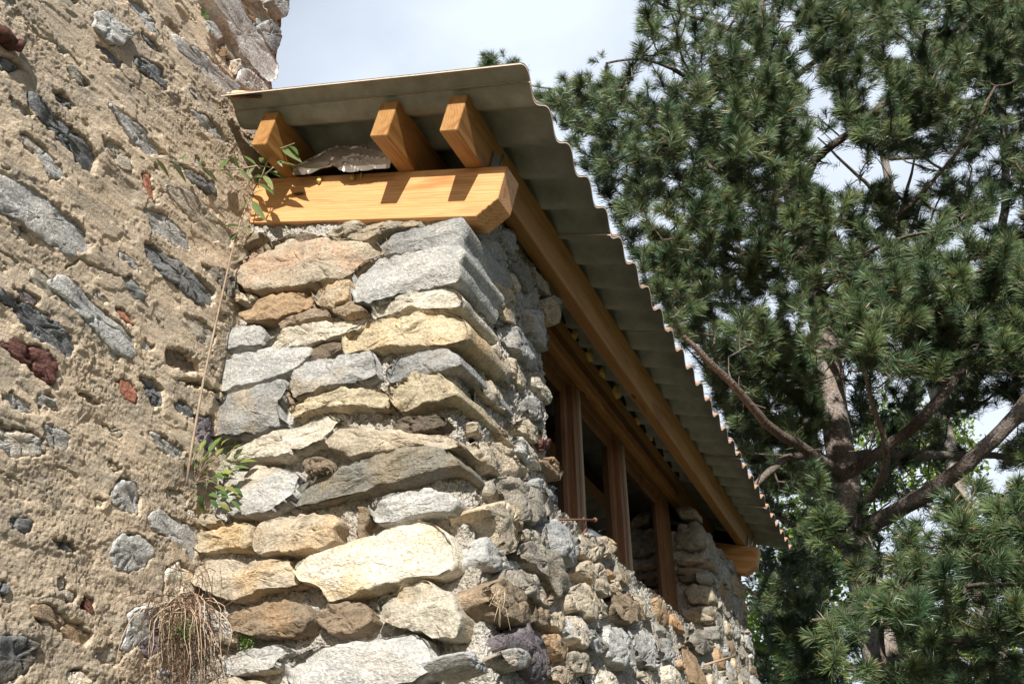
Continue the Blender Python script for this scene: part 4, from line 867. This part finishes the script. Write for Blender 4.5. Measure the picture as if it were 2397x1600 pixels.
def shoots(mb, tips, dirs, nneed, length, nl, nw, cols, seed):
    """tufts of single needles set round a short shoot"""
    r = np.random.default_rng(seed); m = len(tips); k = nneed; T = dirs / np.linalg.norm(dirs, axis=1)[:, None]
    ref = np.where(np.abs(T[:, 2:3]) < .9, [[0, 0, 1.]], [[1., 0, 0]]); u = np.cross(T, ref); u /= np.linalg.norm(u, axis=1)[:, None]; w = np.cross(T, u)
    t = r.uniform(0, 1, (m, k)) ** .55; an = r.uniform(0, 2 * math.pi, (m, k)); el = np.radians(r.uniform(12, 84, (m, k)) * (1 - .35 * t ** 3))
    L_ = (length if np.ndim(length) else np.full(m, length))[:, None] if np.ndim(length) else np.full((m, 1), length)
    B = tips[:, None] - T[:, None] * (L_ * (1 - t))[..., None]
    rad = np.cos(an)[..., None] * u[:, None] + np.sin(an)[..., None] * w[:, None]
    D = np.cos(el)[..., None] * T[:, None] + np.sin(el)[..., None] * rad
    D = D + r.normal(0, .10, D.shape); D[..., 2] -= .05; D /= np.linalg.norm(D, axis=2)[..., None]
    nlv = nl * r.uniform(.7, 1.12, (m, k)) * r.uniform(.85, 1.15, (m, 1)); S = np.cross(D, r.normal(size=D.shape)); S /= np.linalg.norm(S, axis=2)[..., None]
    V = np.stack([B - S * nw * .5, B + S * nw * .5, B + D * (nlv * .62)[..., None] + S * nw * .38, B + D * nlv[..., None] + np.array([0, 0, -.07]) * nlv[..., None]], 2).reshape(-1, 3)
    i = np.arange(m * k)[:, None] * 4; tr = np.concatenate([i + [0, 1, 2], i + [0, 2, 3]], 0)
    c = np.asarray(cols)[:, None] * r.uniform(.7, 1.35, (m, k, 1)); dead = r.random((m, k, 1)) < .035; c = np.where(dead, np.array([.26, .16, .06]), c); C = np.repeat(c.reshape(-1, 3), 4, 0)
    mb.add(V, tris=tr, col=C)
def inpoly(P, poly): return sdist(P, np.asarray(poly, float)) < 0
TRUNKGAP = [(1865, 730), (1950, 730), (1995, 1050), (2030, 1250), (2080, 1620), (1940, 1620), (1900, 1300), (1890, 1040)]
def scatter(poly, n, seed, z0, z1, holes, bias=1.0, clump=1.0):
    r = np.random.default_rng(seed); poly = np.array(poly, float) * DD; lo, hi = poly.min(0), poly.max(0); out = []
    while len(out) < n:
        q = r.uniform(lo, hi, (n, 2)); q = q[inpoly(q, poly)]; z = z0 + (z1 - z0) * r.random(len(q)) ** bias
        for p, zz in zip(q, z):
            if any(math.hypot(p[0] - hx * DD, p[1] - hy * DD) < hr * DD and r.random() < .93 for hx, hy, hr in holes): continue
            w = atd(p, zz)
            if zz < 8.3 and inpoly(p[None] / DD, TRUNKGAP)[0] and r.random() < .6: continue
            if clump and pn((w * .95 + seed)[None])[0] * 1.3 + r.uniform(-.42, .42) < -.06 * clump: continue
            out.append(w)
            if len(out) >= n: break
    return np.array(out)
HOLES = [(1905, 385, 50), (1935, 335, 34), (1880, 410, 26), (2290, 960, 62), (2200, 975, 46), (2120, 940, 34), (2255, 1020, 40), (1835, 70, 24), (1850, 150, 22), (1530, 585, 20), (1640, 690, 22), (1990, 230, 30), (2010, 190, 26), (1930, 530, 22),
         (2260, 360, 24), (2320, 480, 26), (1990, 690, 22), (2220, 590, 22), (1780, 930, 26), (1905, 1000, 40), (1930, 900, 40), (1945, 1120, 45), (2000, 1000, 34)]
TZ = zr(2.80); TX, TY = -.341, 8.08
pine = empty('pine_tree', (TX, TY, 0), 'large dark green pine with flaking trunk and long needle tufts right of the roof', 'tree')
T1 = Tree()
T1.line(np.array([(TX, TY, 0), (TX + .03, TY, 2.2), (TX - .02, TY, 4.2), (TX + .05, TY, 6.2), (TX, TY + .05, 8.4), (TX + .04, TY, 10.5), (TX, TY, 12.5)]), .18, .05, step=.2, wob=.03)
def lm(pts, r0, r1, seed, **k): T1.limb(np.array([atd((x, y), z) for x, y, z in pts]), r0, r1, seed=seed, **k)
lm([(1965, 1105, 8.0), (1900, 1060, 7.6), (1800, 1000, 7.2), (1740, 930, 6.9), (1690, 870, 6.8), (1640, 830, 6.7), (1600, 790, 6.7)], .058, .02, 1)
lm([(1921, 1057, 8.0), (1849, 1065, 7.6), (1780, 1115, 7.2), (1735, 1170, 7.0)], .05, .02, 2)
lm([(1925, 975, 8.1), (1850, 1000, 8.4), (1800, 1010, 8.8), (1735, 1022, 9.2), (1600, 1000, 9.8)], .04, .015, 3)
lm([(2005, 1100, 8.0), (2085, 1040, 7.7), (2150, 990, 7.6), (2230, 900, 7.6), (2290, 790, 7.8), (2330, 650, 8.2), (2355, 480, 8.8), (2350, 300, 9.4), (2340, 100, 10)], .066, .03, 4)
lm([(2040, 1225, 7.8), (2140, 1180, 7.3), (2230, 1110, 7.0), (2330, 1030, 6.8), (2397, 950, 6.8), (2470, 820, 7), (2520, 600, 7.4)], .072, .035, 5)
lm([(2010, 1060, 8.1), (2150, 1065, 8.6), (2300, 1065, 9.2), (2420, 1070, 9.6)], .05, .03, 6)
lm([(2000, 1210, 7.7), (2050, 1150, 7.4), (2085, 1090, 7.2), (2080, 1035, 7.1), (2050, 980, 7.0), (2030, 900, 7.0), (2010, 820, 7.0)], .045, .012, 7)
lm([(1930, 830, 8.5), (2000, 800, 8.0), (2077, 745, 7.5), (2175, 679, 7.1), (2224, 658, 6.9), (2330, 620, 6.7)], .04, .012, 8)
lm([(1885, 450, 9.4), (1897, 372, 9.2), (2005, 305, 9.0), (2072, 239, 9.0), (2180, 150, 9.2), (2280, 40, 9.4)], .05, .015, 9)
lm([(1885, 500, 9.3), (1750, 448, 8.6), (1720, 428, 8.4), (1616, 352, 8.0), (1570, 302, 7.8), (1548, 230, 7.8)], .04, .012, 10)
lm([(1885, 600, 9.1), (1760, 600, 8.6), (1660, 560, 8.2), (1560, 500, 8.0)], .04, .012, 11)
lm([(1850, 300, 9.8), (1700, 240, 9.2), (1560, 150, 8.9), (1480, 130, 8.7), (1420, 150, 8.6)], .045, .012, 12)
lm([(1850, 330, 9.8), (1650, 330, 9.8), (1450, 250, 9.8), (1330, 215, 9.9), (1250, 200, 10)], .045, .01, 22)
lm([(1830, 150, 10.2), (1700, 60, 9.8), (1560, 20, 9.6), (1460, -40, 9.5)], .04, .012, 13)
lm([(1840, 200, 10.1), (1960, 100, 9.8), (2060, 40, 9.6), (2160, -60, 9.6)], .035, .012, 14)
lm([(2040, 1330, 7.5), (2100, 1330, 6.6), (2200, 1300, 6.0), (2330, 1250, 5.6), (2420, 1180, 5.4)], .05, .012, 15)
lm([(2040, 1400, 7.4), (2000, 1420, 6.6), (1950, 1440, 6.1), (1900, 1450, 5.9)], .04, .01, 16)
lm([(2050, 1480, 7.2), (2150, 1420, 6.2), (2260, 1370, 5.6), (2390, 1360, 5.3)], .045, .012, 17)
lm([(2060, 1560, 7.0), (2200, 1500, 6.2), (2330, 1500, 5.8), (2420, 1480, 5.7)], .045, .012, 18)
lm([(2010, 1300, 7.7), (1900, 1240, 7.9), (1820, 1210, 8.2), (1760, 1190, 8.4)], .03, .01, 19)
lm([(2020, 1380, 7.6), (1880, 1500, 8.2), (1780, 1400, 8.6), (1740, 1370, 8.8)], .04, .015, 20)
lm([(1895, 680, 8.9), (2020, 560, 8.4), (2150, 470, 8.0), (2260, 330, 7.8), (2330, 200, 7.8)], .04, .012, 21)
lm([(1900, 700, 8.9), (1990, 620, 8.2), (2080, 560, 7.6), (2200, 540, 7.2)], .035, .012, 23)
rt_ = np.random.default_rng(123)
for k in range(95):                           # dead twigs below the living crown
    q = rt_.uniform([1600, 780], [1960, 1290]) if k % 3 else rt_.uniform([2020, 820], [2390, 1150])
    e = atd(q * DD, rt_.uniform(6.8, 8.8)); i = T1.nearest(e); a = np.array(T1.P[i]); L_ = np.linalg.norm(e - a)
    if L_ > 1.3 or L_ < .15 or T1.r[i] < .008: continue
    mid = (a + e) / 2 + rt_.normal(0, .1, 3) * L_ - np.array([0, 0, .12 * L_]); T1.line(np.array([a, mid, e]), min(.009, T1.r[i] * .6), .003, start=i, step=.06, wob=.05, seed=200 + k)
tips = np.concatenate([
    scatter([(1470, -40), (1460, 140), (1310, 170), (1265, 230), (1310, 330), (1400, 470), (1480, 640), (1570, 800), (1850, 800), (1900, 440), (1820, 170), (1800, -40)], 900, 1, 7.0, 10.2, HOLES, 1.0),
    scatter([(1800, -60), (2420, -60), (2420, 420), (1960, 330), (1880, 180)], 760, 2, 7.4, 10.6, HOLES, .9),
    scatter([(1900, 430), (2420, 400), (2420, 830), (2050, 850), (1850, 780)], 660, 3, 6.4, 9.6, HOLES, .9),
    scatter([(1590, 780), (1900, 800), (1890, 1050), (1780, 1130), (1680, 990)], 230, 4, 7.6, 9.8, HOLES, 1),
    scatter([(2050, 850), (2420, 840), (2420, 1060), (2000, 1060)], 165, 5, 8.4, 11.0, HOLES, 1),
    scatter([(1990, 1260), (2080, 1220), (2210, 1110), (2420, 1080), (2420, 1460), (2100, 1420), (1900, 1440), (1900, 1330)], 135, 6, 4.9, 7.2, HOLES, .8),
    scatter([(1740, 1250), (1900, 1210), (1900, 1620), (1760, 1620)], 120, 7, 7.6, 9.8, HOLES, 1),
    scatter([(1880, 1430), (2420, 1440), (2420, 1640), (1880, 1640)], 105, 8, 5.4, 8.2, HOLES, .9),
    scatter([(1850, 1060), (1980, 1100), (1980, 1260), (1830, 1240)], 26, 9, 7.0, 7.6, HOLES, .9, 0),
    scatter([(1105, 125), (1125, 120), (1150, 180), (1120, 175)], 7, 10, 9.9, 10.1, [], 1, 0), scatter([(1176, 140), (1190, 138), (1194, 185), (1168, 180)], 4, 11, 9.9, 10.1, [], 1, 0),
    scatter([(1200, 200), (1290, 210), (1380, 300), (1300, 270)], 14, 12, 9.0, 10.1, [], 1, 0)])
np.random.seed(11); tips = np.concatenate([tips, scatter([(1850, -700), (2300, -900), (2900, -500), (2900, -40), (1800, -40)], 260, 14, 9.0, 12.5, [], 1), scatter([(2420, -40), (2900, -40), (2900, 1640), (2420, 1640)], 300, 15, 5.6, 9.5, [], 1)])
T1.twigs(tips)
T1.mesh(1).build('trunk', BARK, pine)
def twigdirs(T, seed, up=.75, sd=.26):        # tips go on along their own twig and turn up to the light
    P = np.array(T.P); par = np.array(T.par); k = np.arange(T.base + 2, len(P), 3); r = np.random.default_rng(seed)
    d = P[k] - P[par[k]]; d /= np.linalg.norm(d, axis=1)[:, None] + 1e-9; m = k - 1; e = P[m] - P[par[m]]; e /= np.linalg.norm(e, axis=1)[:, None] + 1e-9
    return P[k], d * .6 + np.array([0, -.2, up]) + r.normal(0, sd, d.shape), P[m], e * .8 + np.array([0, -.1, .4]) + r.normal(0, .2, e.shape)
def tuftcols(m, seed):
    r = np.random.default_rng(seed); w = r.random((m, 1)); a = np.array([.036, .078, .034]); b = np.array([.125, .175, .066]); return (a * (1 - w) + b * w) * r.uniform(.8, 1.2, (m, 1))
cr = MB(); r9 = np.random.default_rng(31); pa, da, pb, db_ = twigdirs(T1, 2); m = len(pa)
szs = r9.uniform(.72, 1.18, m); grp = np.array_split(r9.permutation(m), 4)
for gi, g_ in enumerate(grp): shoots(cr, pa[g_], da[g_], 180, r9.uniform(.05, .17, len(g_)), (.09, .104, .116, .13)[gi], .0027, tuftcols(len(g_), 6 + gi) * (1, .85, .95, .8)[gi], 9 + gi)
shoots(cr, pb, db_, 100, r9.uniform(.10, .26, m), .095, .0027, tuftcols(m, 16) * .85, 19)     # last year's needles further down each twig
sub = r9.random(m) < .5; shoots(cr, pa[sub] + r9.normal(0, .09, (sub.sum(), 3)), da[sub] + r9.normal(0, .4, (sub.sum(), 3)), 100, .07, .09, .0027, tuftcols(sub.sum(), 26) * .9, 29)
cr.build('crown', NEEDLE, pine, False)
# a second pine stands further back and closes the view behind
P2 = atd((2330, 1450), 13.5); pine2 = empty('pine_tree', (P2[0], P2[1], 0), 'pine standing further back in shade, seen in gaps behind the large pine', 'tree')
T2 = Tree(); T2.line(np.array([(P2[0], P2[1], 0), (P2[0] - .1, P2[1], 5), (P2[0], P2[1], 9), (P2[0] + .1, P2[1], 14)]), .2, .06, step=.3, wob=.04, seed=50)
r8 = np.random.default_rng(77)
for k in range(22):
    z = 2.5 + k * .5; a = r8.uniform(0, 6.28); L_ = r8.uniform(2.0, 3.6) * (1.15 - z / 20); b = np.array([P2[0], P2[1], z]); d = np.array([math.cos(a), math.sin(a), .25]) * L_
    T2.limb(np.array([b, b + d * .5 + (0, 0, -.05), b + d]), .05, .015, seed=60 + k)
tp2 = np.concatenate([scatter([(1560, 640), (2000, 840), (2060, 1150), (1740, 1150), (1640, 900)], 210, 23, 11, 14, HOLES, 1), scatter([(1560, -60), (2420, -60), (2420, 840), (2000, 860), (1560, 700), (1500, 300)], 260, 21, 12, 15.5, HOLES, 1), scatter([(1720, 1100), (2420, 1120), (2420, 1640), (1720, 1640)], 230, 22, 11.5, 14.5, HOLES, 1)])
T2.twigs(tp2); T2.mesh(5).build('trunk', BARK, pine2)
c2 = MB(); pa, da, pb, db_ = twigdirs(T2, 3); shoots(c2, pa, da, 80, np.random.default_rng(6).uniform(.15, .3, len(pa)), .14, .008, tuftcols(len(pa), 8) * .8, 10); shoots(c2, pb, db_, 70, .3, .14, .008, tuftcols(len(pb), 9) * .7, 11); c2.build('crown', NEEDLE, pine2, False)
# broadleaf tree glimpsed behind the pines
P3 = atd((2060, 1500), 17.); bl = empty('broadleaf_tree', (P3[0], P3[1], 0), 'bright yellow-green leafy tree glimpsed low behind the pines', 'tree')
T3 = Tree(); T3.line(np.array([(P3[0], P3[1], 0), (P3[0], P3[1], 3), (P3[0] + .2, P3[1], 6.5)]), .2, .06, step=.3, seed=80)
tp3 = np.concatenate([scatter([(1690, 1230), (1900, 1200), (1900, 1640), (1690, 1640)], 300, 31, 14, 17, [], 1), scatter([(2040, 920), (2200, 950), (2260, 1080), (2000, 1150), (1980, 1000)], 130, 32, 15.5, 18, [], 1), scatter([(2000, 1380), (2420, 1440), (2420, 1660), (2000, 1660)], 240, 33, 15, 18, [], 1), scatter([(1760, 1080), (2000, 1100), (2000, 1380), (1800, 1250)], 150, 34, 16, 18, [], 1)])
T3.twigs(tp3); T3.mesh(9).build('trunk', BARK, bl)
r7 = np.random.default_rng(41); n = 16; C = np.repeat(tp3, n, 0) + r7.normal(0, .2, (len(tp3) * n, 3)); m = len(C); u = r7.normal(size=(m, 3)); u /= np.linalg.norm(u, axis=1)[:, None]; w = np.cross(u, r7.normal(size=(m, 3)) + np.array([0, -.6, .8])); w /= np.linalg.norm(w, axis=1)[:, None]
s = r7.uniform(.05, .09, (m, 1)); V = np.stack([C - u * s, C + w * s * .5, C + u * s, C - w * s * .5], 1).reshape(-1, 3); i = np.arange(m)[:, None] * 4
col = np.array([.24, .35, .06]) * r7.uniform(.6, 1.3, (m, 1)); lb = MB(); lb.add(V, i + [0, 1, 2, 3], col=np.repeat(col, 4, 0)); lb.build('crown', LEAF, bl, False)
